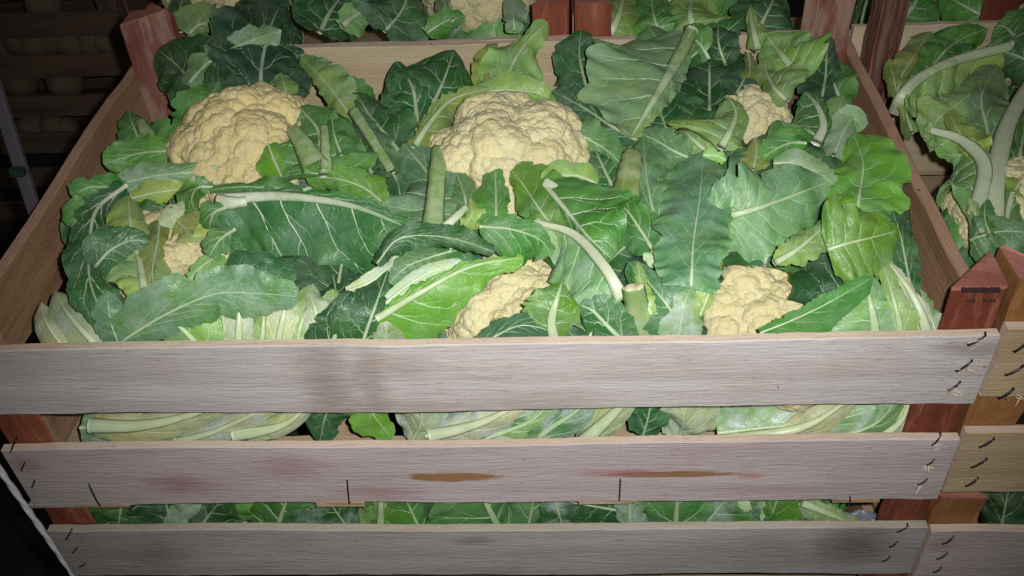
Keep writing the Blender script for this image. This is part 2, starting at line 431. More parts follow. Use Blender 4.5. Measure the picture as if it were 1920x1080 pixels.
def tube(path, rad, sides=6, cap=True):
    path = np.asarray(path, float); m = len(path)
    rad = np.broadcast_to(np.asarray(rad, float), (m,))
    T = np.gradient(path, axis=0); T /= np.linalg.norm(T, axis=1)[:, None]+1e-12
    up = np.array([0.31, 0.17, 0.93]); V = []
    for i in range(m):
        a = np.cross(T[i], up); a /= np.linalg.norm(a)+1e-12; b = np.cross(T[i], a)
        for k in range(sides):
            t = 2*math.pi*k/sides
            V.append(path[i]+rad[i]*(math.cos(t)*a+math.sin(t)*b))
    F = []
    for i in range(m-1):
        for k in range(sides):
            F.append((i*sides+k, i*sides+(k+1) % sides, (i+1)*sides+(k+1) % sides, (i+1)*sides+k))
    if cap:
        F = [list(f) for f in F]+[list(range(sides))[::-1], [(m-1)*sides+k for k in range(sides)]]
        return np.array(V), F
    return np.array(V), np.array(F)

def child_world(ob, V):
    """world points -> local coordinates of object ob (parents are unrotated empties)"""
    bpy.context.view_layer.update()
    inv = np.array(ob.matrix_world.inverted())
    V = np.asarray(V, float)
    return V@inv[:3, :3].T+inv[:3, 3]

def staple(plank, p0, p1, yface, rad=0.0011):
    rad *= 0.62
    """bent wire staple lying on the outer face, ends sunk in the wood"""
    a = at(*p0, 'y', yface); b = at(*p1, 'y', yface)
    o = np.array([0, -1, 0])
    path = [a*1.04-b*0.04-o*0.002, a+o*0.0003, a*0.7+b*0.3+o*0.0008, a*0.3+b*0.7+o*0.0008, b+o*0.0003, b*1.04-a*0.04-o*0.002]
    V, F = tube(path, rad, 6)
    me_v = child_world(plank, V)
    s = bpy.data.meshes.new('staple'); s.from_pydata([tuple(v) for v in me_v], [], [tuple(f) for f in F]); s.materials.append(M_STAPLE)
    s.polygons.foreach_set('use_smooth', np.ones(len(s.polygons), dtype=bool))
    so = bpy.data.objects.new('staple', s); COL.objects.link(so); so.parent = plank
    return so

def splinters(plank, spots, yface, seed=0, mat=None):
    r = np.random.default_rng(seed); V = []; F = []
    for (px, py, n, L) in spots:
        p = at(px, py, 'y', yface)
        for _ in range(n):
            d = np.array([r.uniform(-1, 1), -r.uniform(0.1, 0.5), r.uniform(-0.7, 0.5)]); d /= np.linalg.norm(d)
            q = p+np.array([r.normal(0, 0.0025), -0.0002, r.normal(0, 0.002)]); l = L*r.uniform(0.5, 1.2)
            v, f = tube([q, q+d*l*0.5, q+d*l+np.array([0, 0, -0.0005])], [0.0004, 0.00035, 0.00008], 3)
            o = len(V); V += list(v); F += [[k+o for k in ff] for ff in f]
    me = bpy.data.meshes.new('torn_fibres'); me.from_pydata([tuple(v) for v in child_world(plank, V)], [], [tuple(f) for f in F]); me.materials.append(mat or M_SPLINT)
    so = bpy.data.objects.new('torn_fibres', me); COL.objects.link(so); so.parent = plank
    return so

def crate(label, x0, x1, y0, y1, zt, front, back, side, postm, pitch=0.0876, ph=0.060, hh=0.151, leg=0.032, posth=0.024, t=0.0062, ts=0.0085,
          seed=0, sideh=0.052, backh=0.058, frontcols=((1, 1, 1, 1),)*2, edge=None, bottom=True, group=None, backup=0.0, leftdrop=0.0, fdrop=0.0046):
    c = empty('wooden_crate', ((x0+x1)/2, (y0+y1)/2, zt-hh), label, 'crate', group)
    edge = edge or M_EDGE
    W = x1-x0; D = y1-y0; P = {}
    for i in range(2):
        h = (ph if i == 0 else hh-pitch)-fdrop
        P['f%d' % i] = board('plank', c, (x0, y0, zt-fdrop-i*pitch), 'x', W, t, h, (front[i], edge), seed+i, col=frontcols[i])
        P['b%d' % i] = board('plank', c, (x0, y1-t, zt-i*pitch), 'x', W, t, backh, (back, edge), seed+10+i)
        P['l%d' % i] = board('end_board', c, (x0+ts, y0+t+leg+0.002, zt-0.001-leftdrop-i*pitch), 'y', D-2*t-leg-0.0026, ts, sideh, (side, M_SIDEEDGE), seed+20+i)
        P['r%d' % i] = board('end_board', c, (x1, y0+t+leg+0.002, zt-0.001-i*pitch), 'y', D-2*t-leg-0.0026, ts, sideh, (side, M_SIDEEDGE), seed+30+i)
    e = 0.0006
    k = 0
    for (cx, cyy, sx, syy) in ((x0+e, y0+t+e, 1, 1), (x1-e, y0+t+e, -1, 1), (x0+ts+e, y1-t-e, 1, -1), (x1-ts-e, y1-t-e, -1, -1)):
        P['p%d' % k] = tri_post(c, cx, cyy, sx, syy, zt-hh+0.001, zt+posth+(backup if k > 1 else 0), leg, postm[k % len(postm)], M_POSTEND, seed+40+k)
        k += 1
    if bottom:
        nb = 5
        for i in range(nb):
            yy = y0+t+0.006+i*(D-2*t-0.012-0.042)/(nb-1)
            P['s%d' % i] = board('bottom_board', c, (x0+ts+0.001, yy, zt-hh+0.0055), 'x', W-2*ts-0.002, 0.042, 0.005, (M_YEL, M_YEL), seed+60+i, bow=0.0003)
    P['root'] = c
    return P

D0 = 0.3625
main = crate('open slatted wooden crate holding six cauliflowers, front and centre', -0.30, 0.30, 0.0, D0, 0.0,
             (M_FRONT1, M_FRONT2), M_PALE, M_TAN, (M_RED, M_RED, M_REDPALE, M_REDPALE), seed=1, backup=0.017)
lower = crate('greyer slatted crate stacked directly below the central cauliflower crate', -0.303, 0.302, 0.0, D0, -0.1768,
              (M_FRONT3, M_FRONT3), M_YEL, M_TAN, (M_RED,), seed=101, edge=M_EDGE2)
right = crate('yellowish crate of cauliflowers standing at the right of the central crate', 0.3035, 0.9035, 0.001, D0, 0.004,
              (M_YEL, M_YEL), M_PALE, M_TAN, (M_ORANGE, M_RED, M_REDPALE, M_RED), seed=201, backup=0.03, leftdrop=0.033)
rlow = crate('pinkish grey crate under the right hand crate, in the bottom right corner', 0.306, 0.906, 0.001, D0, -0.184,
             (M_FRONT2, M_FRONT2), M_YEL, M_TAN, (M_ORANGE,), seed=301)
bl = crate('crate turned end-on behind the central crate, on the left', -0.296, 0.071, D0+0.004, D0+0.60, 0.002,
           (M_PALE, M_PALE), M_PALE, M_TAN, (M_RED,), seed=401)
br = crate('crate turned end-on behind the central crate, right of the two red posts', 0.0745, 0.4415, D0+0.002, D0+0.60, 0.001,
           (M_YEL, M_YEL), M_PALE, M_TAN, (M_RED,), seed=501)
bf = crate('crate turned end-on in the top right corner, behind the right hand crate', 0.4450, 0.812, D0+0.004, D0+0.60, 0.002,
           (M_PALE, M_PALE), M_PALE, M_TAN, (M_RED,), seed=551)

# slats under the crate floor, their ends showing below the second plank
for (a, b) in ((48, 238), (590, 682), (1085, 1192), (1562, 1650)):
    xa = at(a, 944, 'y', 0)[0]; xb = at(b, 944, 'y', 0)[0]
    s = board('floor_slat', main['root'], (xb, 0.0012, -0.1514), 'y', D0-0.003, xb-xa, 0.0042, (M_YEL, M_YEL), int(a), bow=0.0002)
f1, f2, f3, r1, r2, r3 = main['f0'], main['f1'], lower['f0'], right['f0'], right['f1'], rlow['f0']
YF = -0.0002
for p, q in (((1848, 628), (1815, 647)), ((1822, 676), (1793, 696)), ((1800, 716), (1779, 731))): staple(f1, p, q, YF)
for p, q in (((1764, 816), (1748, 834)), ((1752, 861), (1736, 872)), ((1738, 898), (1722, 908)), ((29, 826), (20, 847)), ((47, 866), (40, 882)), ((66, 899), (60, 914)),
             ((167, 908), (188, 948)), ((651, 900), (655, 944)), ((1163, 899), (1161, 938)), ((1594, 932), (1592, 948))): staple(f2, p, q, YF, 0.0009)
for p, q in (((133, 996), (124, 1011)), ((145, 1026), (137, 1036)), ((160, 1056), (150, 1062)), ((1702, 986), (1682, 997)), ((1682, 1016), (1668, 1025)), ((1668, 1044), (1655, 1052))): staple(f3, p, q, YF, 0.0009)
for p, q in (((1926, 640), (1902, 659)), ((1918, 686), (1886, 703)), ((1900, 729), (1874, 746))): staple(r1, p, q, 0.001, 0.0013)
for p, q in (((1864, 822), (1837, 838)), ((1850, 860), (1822, 876)), ((1834, 896), (1811, 911))): staple(r2, p, q, 0.001, 0.0012)
for p, q in (((1788, 1006), (1768, 1020)), ((1776, 1037), (1757, 1048)), ((1765, 1064), (1750, 1073))): staple(r3, p, q, 0.001, 0.0010)
splinters(f1, [(1815, 690, 5, 0.009), (1790, 728, 5, 0.010), (1835, 640, 4, 0.008)], YF, 3)
splinters(f2, [(1748, 836, 4, 0.007), (1740, 874, 5, 0.006), (1725, 910, 4, 0.006), (510, 775, 0, 0)], YF, 4)
splinters(r1, [(1900, 745, 4, 0.010)], 0.001, 5)

# ink stamp on the front right post
def stamp(post, px0, px1, py, hpx, yv, n=1, seed=0):
    r = np.random.default_rng(seed); V = []; F = []
    for i in range(n):
        a = px0+(px1-px0)*i/n; b = px0+(px1-px0)*(i+0.72)/n if n > 1 else px1
        if n > 1 and r.random() < 0.25: continue
        h = hpx*r.uniform(0.7, 1.0)
        m = 1 if n > 1 else 24
        for k in range(m):
            xa = a+(b-a)*k/m; xb = a+(b-a)*(k+1)/m
            j0, j1 = (r.normal(0, 0.6), r.normal(0, 0.8)) if n == 1 else (0, 0)
            q = [at(xa, py+j1, 'y', yv), at(xb, py+j1, 'y', yv), at(xb, py-h+j0, 'y', yv), at(xa, py-h+j0, 'y', yv)]
            o = len(V); V += q; F.append((o, o+1, o+2, o+3))
    me = bpy.data.meshes.new('ink_stamp'); me.from_pydata([tuple(v) for v in child_world(post, V)], [], F); me.materials.append(M_STAMP)
    o = bpy.data.objects.new('ink_stamp', me); COL.objects.link(o); o.parent = post
stamp(main['p1'], 1802, 1876, 549, 12, 0.0062, 1, 1)
stamp(main['p1'], 1812, 1868, 567, 7, 0.0062, 9, 2)

# cord and upright on the left
def helix(name, mat, p0, p1, rad, label, cat):
    p0 = np.array(p0); p1 = np.array(p1); m = 160; V = []; F = []
    for s in range(2):
        t = np.linspace(0, 1, m); L = np.linalg.norm(p1-p0)
        ang = t*L/0.022*2*math.pi/2+s*math.pi
        path = p0+(p1-p0)*t[:, None]+np.stack([np.cos(ang), np.sin(ang), 0*ang], 1)*rad*0.28
        v, f = tube(path, rad*0.82, 9); o = len(V); V += list(v); F += [[k+o for k in ff] for ff in f]
    me = bpy.data.meshes.new(name); me.from_pydata([tuple(v-p0) for v in V], [], [tuple(f) for f in F]); me.materials.append(mat)
    me.polygons.foreach_set('use_smooth', np.ones(len(me.polygons), dtype=bool))
    o = bpy.data.objects.new(name, me); COL.objects.link(o); o.location = p0; o['label'] = label; o['category'] = cat
    return o
pa = at(2, 884, 'x', -0.309); pb = at(138, 1078, 'x', -0.309)
dv = (pb-pa)/np.linalg.norm(pb-pa)
helix('twisted_cord', M_CORD, pa-dv*0.16, pb+dv*0.25, 0.0021, 'thin white twisted cord hanging taut at the left edge of the stacked crates', 'cord')
ua = at(6, 210, 'x', -0.345); ub = at(58, 372, 'x', -0.345)
ud = (ub-ua)/np.linalg.norm(ub-ua)
up_root = empty('rack_upright', tuple(ua+ud*1.0), 'slim grey upright bar standing in the dark behind the left end board', 'rack upright')
def bar(name, parent, a, b, wx, wy, mat):
    a = np.array(a); b = np.array(b); V = []
    for p in (a, b):
        for (i, j) in ((-1, -1), (1, -1), (1, 1), (-1, 1)): V.append(p+np.array([i*wx/2, j*wy/2, 0]))
    F = [(0, 1, 5, 4), (1, 2, 6, 5), (2, 3, 7, 6), (3, 0, 4, 7), (3, 2, 1, 0), (4, 5, 6, 7)]
    o = mesh_obj(name, V, np.array(F), mat, parent, origin=parent.location, smooth=False)
    md = o.modifiers.new('bevel', 'BEVEL'); md.width = 0.0008; md.segments = 2
    return o
bar('bar', up_root, ua-ud*0.25, ua+ud*1.0, 0.010, 0.005, M_STEEL)
tp = at(33, 322, 'x', -0.345)
bar('tape_band', up_root, tp-ud*0.003, tp+ud*0.003, 0.0112, 0.0062, M_TAPE)

# dark stack of crates far left
ZL = [at(100, y_, 'y', 1.0)[2] for y_ in (20, 90, 168, 243, 312)]
pl = (ZL[0]-ZL[4])/4
xr = at(231, 60, 'y', 1.0)[0]
POT = [0]
def potato(p, s):
    if POT[0] == 0:
        m = 18; k = 12; V = []; F = []
        r = np.random.default_rng(3)
        for i in range(k+1):
            th = math.pi*i/k
            for j in range(m):
                a = 2*math.pi*j/m
                q = np.array([math.sin(th)*math.cos(a)*1.12, math.sin(th)*math.sin(a), math.cos(th)*0.9])
                q *= 1+0.05*math.sin(3*q[0]+1)+0.05*math.sin(4*q[1]+2*q[2])
                V.append(q)
        for i in range(k):
            for j in range(m): F.append((i*m+j, i*m+(j+1) % m, (i+1)*m+(j+1) % m, (i+1)*m+j))
        o = mesh_obj('potato', V, np.array(F), M_POTATO); POT[0] = o.data
    else:
        o = bpy.data.objects.new('potato', POT[0]); COL.objects.link(o)
    o.location = p; o.scale = (s, s, s); o.rotation_euler = (rng.uniform(0, 6), rng.uniform(0, 6), rng.uniform(0, 6))
    o['category'] = 'potato'; o['label'] = 'round pale potato among others behind the slats of the dark crates'; o['group'] = 'potatoes in the dark crates'
plinth('rear_platform', xr-0.58, xr-0.02, 1.02, 1.34, -0.999, ZL[0]-4*pl-pl*1.62-0.002, M_FLOOR)
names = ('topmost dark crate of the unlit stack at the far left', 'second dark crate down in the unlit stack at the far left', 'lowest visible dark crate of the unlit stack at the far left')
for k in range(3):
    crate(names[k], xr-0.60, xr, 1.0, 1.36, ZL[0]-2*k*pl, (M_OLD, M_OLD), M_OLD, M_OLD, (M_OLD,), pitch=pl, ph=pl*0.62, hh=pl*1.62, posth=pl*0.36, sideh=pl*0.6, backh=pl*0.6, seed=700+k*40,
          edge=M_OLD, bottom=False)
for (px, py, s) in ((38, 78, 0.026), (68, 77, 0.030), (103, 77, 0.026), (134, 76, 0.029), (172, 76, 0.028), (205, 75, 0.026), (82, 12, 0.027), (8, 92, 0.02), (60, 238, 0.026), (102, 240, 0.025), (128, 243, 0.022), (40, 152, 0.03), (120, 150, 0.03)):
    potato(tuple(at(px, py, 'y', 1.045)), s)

# ------------------------------------------------------------------ leaves
def catmull(P, n):
    P = np.asarray(P, float)
    if P.ndim == 1: P = P[:, None]
    m = len(P)
    if m == 2:
        t = np.linspace(0, 1, n)[:, None]; return P[0]*(1-t)+P[1]*t
    Q = np.vstack([2*P[0]-P[1], P, 2*P[-1]-P[-2]])
    s = np.linspace(0, m-1-1e-9, n); i = s.astype(int); t = (s-i)[:, None]
    a, b, c, d = Q[i], Q[i+1], Q[i+2], Q[i+3]
    return 0.5*((2*b)+(c-a)*t+(2*a-5*b+4*c-d)*t**2+(-a+3*b-3*c+d)*t**3)

def noise1(n, k, r):
    """smooth 1D noise with about k bumps"""
    x = r.normal(0, 1, max(4, k+3)); return np.interp(np.linspace(0, len(x)-1, n), np.arange(len(x)), x)

def samp(G, u, v):
    """bilinear sample of a (nu, nv, 3) grid; u, v in 0..1"""
    nu, nv = G.shape[:2]
    a = np.clip(u, 0, 1)*(nu-1-1e-6); b = np.clip(v, 0, 1)*(nv-1-1e-6)
    i = a.astype(int); j = b.astype(int); s = (a-i)[:, None]; t = (b-j)[:, None]
    return (G[i, j]*(1-s)+G[i+1, j]*s)*(1-t)+(G[i, j+1]*(1-s)+G[i+1, j+1]*s)*t

def vein_strip(P, Nn, w, lift):
    """low ridge: 3-point cross section, along P"""
    T = np.gradient(P, axis=0); T /= np.linalg.norm(T, axis=1)[:, None]+1e-12
    S = np.cross(T, Nn); S /= np.linalg.norm(S, axis=1)[:, None]+1e-12
    a = P-S*w[:, None]-Nn*(w*0.35)[:, None]; b = P+Nn*(w*lift)[:, None]; c = P+S*w[:, None]-Nn*(w*0.35)[:, None]
    d = P-Nn*(w*lift)[:, None]
    return np.stack([a, b, c, d], 1)          # m,4,3

LIM = {'main': (-0.288, 0.288, 0.0085, D0-0.010), 'right': (0.308, 0.90, 0.010, D0-0.010), 'back': (-0.9, 0.9, D0+0.012, 2.0), 'low': (-0.288, 0.288, 0.010, 0.3)}
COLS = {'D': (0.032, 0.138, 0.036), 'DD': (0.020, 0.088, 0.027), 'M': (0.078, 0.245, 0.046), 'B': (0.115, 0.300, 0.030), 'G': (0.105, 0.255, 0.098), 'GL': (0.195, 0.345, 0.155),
        'L': (0.235, 0.405, 0.115), 'Y': (0.31, 0.385, 0.085), 'P': (0.50, 0.57, 0.37), 'YL': (0.265, 0.40, 0.095)}
LEAFN = [0]

def leaf_core(owner, M, side, Nv, wl, wr, col, fl=14, fr=14, curl=20, rib=4, wax=0.15, ruf=1.0, ser=1.0, nveins=6, slant=0.45, white=False, lim='main', pxm=0.0004, puck=1.0, seed=None, veins=True):
    LEAFN[0] += 1
    r = np.random.default_rng(1000+LEAFN[0] if seed is None else seed)
    nu = len(M)
    seg = np.linalg.norm(np.diff(M, axis=0), axis=1); Ltot = seg.sum()
    Wm = max(wl.max(), wr.max())
    nv = int(np.clip(Wm/pxm/6.5, 4, 17))
    sides = []
    u = np.linspace(0, 1, nu)
    phL, phR = r.uniform(0, 1), r.uniform(0, 1)
    waves = [(wlen, (amp*r.uniform(0.6, 1.3)*ruf**0.5, math.cos(th_), math.sin(th_), r.uniform(0, 6.3))) for wlen, amp in ((140, 3.4), (100, 2.2), (66, 1.1), (44, 0.7), (30, 0.35)) for th_ in [r.uniform(0, 6.3)]]
    for s, w, f0, ph in ((1, wl, fl, phL), (-1, wr, fr, phR)):
        # ragged toothed outline
        nt = max(6, int(Ltot/pxm/9))
        tooth = noise1(nu, nt, r)*1.9*pxm*ser + noise1(nu, max(4, nt//3), r)*2.3*pxm*ser + w*0.085*np.clip(noise1(nu, max(3, int(Ltot/pxm/38)), r), -2, 1.6)*ser
        saw = (np.abs(((u*nt*0.8+ph) % 1)-0.3))*3.0*pxm*ser
        for _k in range(int(r.integers(0, 3)) if ser > 0.5 else 0):          # torn notches
            w = w*(1-r.uniform(0.12, 0.38)*np.exp(-((u-r.uniform(0.2, 0.95))/r.uniform(0.012, 0.03))**2))
        we = np.clip(w+(tooth+saw)*np.clip(w/(8*pxm), 0, 1), 0.2*pxm, None)
        vs = np.linspace(0, 1, nv+1)
        pos = np.zeros((nu, nv+1, 3)); pos[:, 0] = M
        lowf = noise1(nu, max(3, int(Ltot/pxm/70)), r)*12 + noise1(nu, max(3, int(Ltot/pxm/130)), r)*10
        for j in range(1, nv+1):
            vm = (vs[j]+vs[j-1])/2
            a = np.radians(f0+curl*vm*0.8+lowf*vm*ruf)
            dw = we/nv
            pos[:, j] = pos[:, j-1]+(np.cos(a)*dw)[:, None]*side*s-(np.sin(a)*dw)[:, None]*Nv
        # edge ruffle and puckering between veins
        k = max(2.0, Ltot/pxm/55)
        ruff = (np.sin(2*np.pi*(k*u+ph))+0.6*np.sin(2*np.pi*(k*1.7*u+ph*3)))[:, None]*(vs**2.2)[None, :]*np.clip(w/(40*pxm), 0.1, 1)[:, None]*3.2*pxm*ruf
        phase = nveins*(u[:, None]-slant*vs[None, :]**1.1)+ph
        pk = (np.abs(np.sin(np.pi*phase))**0.7-0.5)*(np.sin(np.pi*np.clip(vs, 0, 1)**0.8)[None, :])*np.clip(w/(30*pxm), 0, 1)[:, None]*3.2*pxm*puck
        UU = u[:, None]*Ltot/pxm; WW = s*vs[None, :]*(w/pxm)[:, None]
        cr = np.zeros((nu, nv+1))
        for (wlen, am) in waves: cr += am[0]*np.sin(2*np.pi*(UU*am[1]+WW*am[2])/wlen+am[3])
        pos += (ruff+pk+cr*pxm*np.clip(w/(35*pxm), 0.1, 1)[:, None])[:, :, None]*Nv[:, None, :]
        sides.append(pos)
    G = np.concatenate([sides[0][:, ::-1], sides[1][:, 1:]], axis=1)      # nu, 2nv+1, 3
    # keep inside the crate: slide along the view ray behind the front board, clamp against the others
    x0, x1, y0, y1 = LIM[lim]
    jit = (LEAFN[0] % 97)*1.2e-5
    soft = lambda d, k: k*np.logaddexp(0, d/k)                 # smooth max(d, 0), strictly rising so sheets never coincide
    dirs = G-CAM; gy = G[..., 1]
    ny = np.where(gy < y0+0.08, y0+jit+soft(gy-y0, 0.009), gy)
    tt = (ny-CAM[1])/np.maximum(gy-CAM[1], 0.05)
    G = CAM+dirs*tt[..., None]
    wz = np.clip((0.022-G[..., 2])/0.014, 0, 1)                # above the boards a leaf may hang over them
    ly = y1-jit-soft(y1-G[..., 1], 0.006); G[..., 1] += (np.minimum(ly, G[..., 1])-G[..., 1])*wz
    lx = x0+jit+soft(G[..., 0]-x0, 0.006); lx = x1-jit-soft(x1-lx, 0.006); G[..., 0] += (lx-G[..., 0])*wz
    G[..., 2] = np.where(G[..., 2] < -0.26, -0.32+jit+soft(G[..., 2]+0.32, 0.008), G[..., 2])
    nvt = G.shape[1]
    idx = np.arange(nu*nvt).reshape(nu, nvt)
    F = np.stack([idx[:-1, :-1], idx[:-1, 1:], idx[1:, 1:], idx[1:, :-1]], -1).reshape(-1, 4)
    ev = np.abs(np.linspace(-1, 1, nvt)); edge = np.broadcast_to(ev[None, :], (nu, nvt)).copy()
    edge = np.maximum(edge, np.broadcast_to(np.clip((u-0.95)/0.05, 0, 1)[:, None]*0.98, (nu, nvt)))
    c = COLS[col] if isinstance(col, str) else col
    j = r.normal(0, 0.06, 3); c = tuple(np.clip(np.array(c)*(1+r.normal(0, 0.10)+j), 0.004, 1))
    o = mesh_obj('leaf', G.reshape(-1, 3), F, M_LEAF, owner, origin=owner.location, col=(*c, wax), attrs={'edge': edge})
    # surface normals
    du = np.gradient(G, axis=0); dvv = np.gradient(G, axis=1)
    NN = np.cross(dvv, du); NN /= np.linalg.norm(NN, axis=2)[..., None]+1e-12
    if (NN[nu//2, nvt//2]*Nv[nu//2]).sum() < 0: NN = -NN
    # midrib
    m = max(14, nu//2); uu = np.linspace(0, 0.985, m)
    Pm = samp(G, uu, np.full(m, 0.5)); Nm = samp(np.repeat(Nv[:, None, :], 2, 1), uu, np.zeros(m))
    rw = rib*pxm*(1-uu)**0.75*0.92+0.35*pxm
    th = np.linspace(0, 2*np.pi, 9)[:-1]
    Tm = np.gradient(Pm, axis=0); Tm /= np.linalg.norm(Tm, axis=1)[:, None]+1e-12
    Sm = np.cross(Tm, Nm); Sm /= np.linalg.norm(Sm, axis=1)[:, None]+1e-12
    ring = Pm[:, None, :]+rw[:, None, None]*(np.cos(th)[None, :, None]*Sm[:, None, :]+0.62*np.sin(th)[None, :, None]*Nm[:, None, :])+(rw*0.18)[:, None, None]*Nm[:, None, :]
    ii = np.arange(m*8).reshape(m, 8); jn = np.roll(ii, -1, axis=1)
    Fm = np.stack([ii[:-1], jn[:-1], jn[1:], ii[1:]], -1).reshape(-1, 4)
    Fm = np.vstack([Fm, [[ii[0, 0], ii[0, 1], ii[0, 2], ii[0, 7]], [ii[0, 7], ii[0, 2], ii[0, 3], ii[0, 6]], [ii[0, 6], ii[0, 3], ii[0, 4], ii[0, 5]]]])
    mesh_obj('midrib', ring.reshape(-1, 3)-np.asarray(owner.location), Fm, M_WHITE if white else M_RIB, o, col=(*c, 0.2), attrs={'fade': np.repeat(uu, 8)})
    if not veins: return o
    # side veins with forks
    VV, FF, AA = [], [], []; cnt = 0
    def add(us, vs_, s, w0, fa0):
        nonlocal cnt
        q = len(us)
        vv = 0.5-s*vs_*0.5
        P = samp(G, us, vv); Nq = samp(NN, us, vv)
        w = w0*np.linspace(1, 0.22, q)
        st = vein_strip(P, Nq, w, 0.55)
        base = cnt*1
        id_ = np.arange(q*4).reshape(q, 4)+base; jn_ = np.roll(id_, -1, axis=1)
        FF.append(np.stack([id_[:-1], jn_[:-1], jn_[1:], id_[1:]], -1).reshape(-1, 4)); VV.append(st.reshape(-1, 3))
        AA.append(np.repeat(np.linspace(fa0, 1, q), 4)); cnt += q*4
    for s, w, ph in ((1, wl, phL), (-1, wr, phR)):
        if w.max() < 9*pxm: continue
        i0 = math.ceil(ph-nveins*0.05)
        for i in range(i0, nveins+1):
            ui = (i-ph)/nveins
            if ui < 0.02 or ui > 0.93: continue
            wl_ = w[int(ui*(nu-1))]/pxm
            if wl_ < 6: continue
            q = 13; vs_ = np.linspace(0.0, min(0.93, 0.80+0.15*r.random()), q)
            us = ui+slant*vs_**1.1+np.cumsum(r.normal(0, 0.0035, q))
            wloc = w[np.clip((us*(nu-1)).astype(int), 0, nu-1)]/pxm
            ok = (us < 0.975) & (wloc > 7)
            ok = np.cumprod(ok).astype(bool)
            if ok.sum() < 4: continue
            us, vs_ = us[ok], vs_[ok]
            w0 = min(rib*0.45, 2.9)*pxm*(1.05-0.5*ui)*min(1, wl_/40+0.35)
            add(us, vs_, s, w0, 0.0+0.25*ui)
            for kf in range(3 if wl_ > 45 else (2 if wl_ > 22 else 0)):
                a = int(len(us)*(0.18+0.25*kf+0.08*r.random()))
                if a >= len(us)-3: continue
                q2 = 9; t = np.linspace(0, 1, q2); sgn = 1 if kf % 2 else -1
                dl = (0.16+0.06*r.random())
                v2 = vs_[a]+t*dl*1.5*(1 if sgn < 0 else 0.7)
                u2 = us[a]+slant*(v2**1.1-vs_[a]**1.1)+sgn*(-0.5/nveins)*t**0.8*(0.9)
                u2 = u2+np.cumsum(r.normal(0, 0.003, q2))
                g = (v2 < 0.96) & (u2 < 0.97) & (u2 > 0)
                g = np.cumprod(g & (w[np.clip((u2*(nu-1)).astype(int), 0, nu-1)]/pxm > 9)).astype(bool)
                if g.sum() < 4: continue
                add(u2[g], v2[g], s, w0*0.48, 0.30)
    if VV:
        mesh_obj('vein', np.vstack(VV)-np.asarray(owner.location), np.vstack(FF), M_WHITE if white else M_VEIN, o, col=(*c, 0.2), attrs={'fade': np.concatenate(AA)})
    return o

def prof(w, n, L=None):
    w = np.asarray(w, float)*1.27
    if L is None: return np.clip(catmull(w, n)[:, 0], 0, None)
    w[-1] = max(w[-1], 0.60*w[-2]); p = np.clip(catmull(w, n)[:, 0], 0, None)
    e = float(np.clip(0.85*w[-1]/L, 0.05, 0.22)); u = np.linspace(0, 1, n)
    return p*np.sqrt(np.clip(1-(np.clip(u-(1-e), 0, None)/e)**2, 0.002, 1))

def Lf(owner, path, wl, wr, col='M', ref=('z', 0.0), **kw):
    """leaf laid along a midrib given as (pixel x, pixel y, lift towards the lens in cm); half widths in photograph pixels left / right of it"""
    P = np.array([at(p[0], p[1], ref[0], ref[1], p[2]*0.01) for p in path])
    L2 = sum(math.hypot(path[i+1][0]-path[i][0], path[i+1][1]-path[i][1]) for i in range(len(path)-1))
    nu = int(np.clip(L2/3.2, 16, 84))
    M = catmull(P, nu)
    px = mpp(M[nu//2])
    T = np.gradient(M, axis=0); T /= np.linalg.norm(T, axis=1)[:, None]
    V = M-CAM; V /= np.linalg.norm(V, axis=1)[:, None]
    S = np.cross(V, T); S = -S; S /= np.linalg.norm(S, axis=1)[:, None]
    # +side must project to the left of the direction of travel
    d = T[nu//2]; im = np.array([d@CR, -(d@CU)]); si = np.array([S[nu//2]@CR, -(S[nu//2]@CU)])
    if si@np.array([im[1], -im[0]]) < 0: S = -S
    Nv = np.cross(S, T); Nv /= np.linalg.norm(Nv, axis=1)[:, None]
    if (Nv[nu//2]@V[nu//2]) > 0: Nv = -Nv
    return leaf_core(owner, M, S, Nv, prof(wl, nu, L2)*px, prof(wr, nu, L2)*px, col, pxm=px, **kw)

def wrap_leaf(owner, c, ang, r0, ztop, w, col, lean=0.0, zbot=-0.135, lim='main', **kw):
    """outer leaf that cups the head: from the stump outwards and up around it"""
    c = np.asarray(c, float)
    rd = np.array([math.cos(ang), math.sin(ang), 0]); tg = np.array([-math.sin(ang), math.cos(ang), 0])
    zb = zbot
    pts = [c*[1, 1, 0]+rd*0.020+[0, 0, zb], c*[1, 1, 0]+rd*r0*0.75+[0, 0, zb+0.012], c*[1, 1, 0]+rd*r0+[0, 0, zb+(ztop-zb)*0.42], c*[1, 1, 0]+rd*(r0*(0.96+lean))+[0, 0, zb+(ztop-zb)*0.78], c*[1, 1, 0]+rd*(r0*(0.78+lean*2))+[0, 0, ztop]]
    nu = 40
    M = catmull(pts, nu)
    T = np.gradient(M, axis=0); T /= np.linalg.norm(T, axis=1)[:, None]
    S = np.repeat(tg[None, :], nu, 0); Nv = np.cross(S, T); Nv /= np.linalg.norm(Nv, axis=1)[:, None]
    if Nv[nu//2]@rd < 0: Nv = -Nv
    px = mpp(M[nu//2])
    wp = prof([0.25, 0.5, 0.95, 1.0, 0.85, 0.35], nu)*w
    return leaf_core(owner, M, S, Nv, wp, wp, col, fl=8, fr=8, curl=55, pxm=px, lim=lim, **kw)

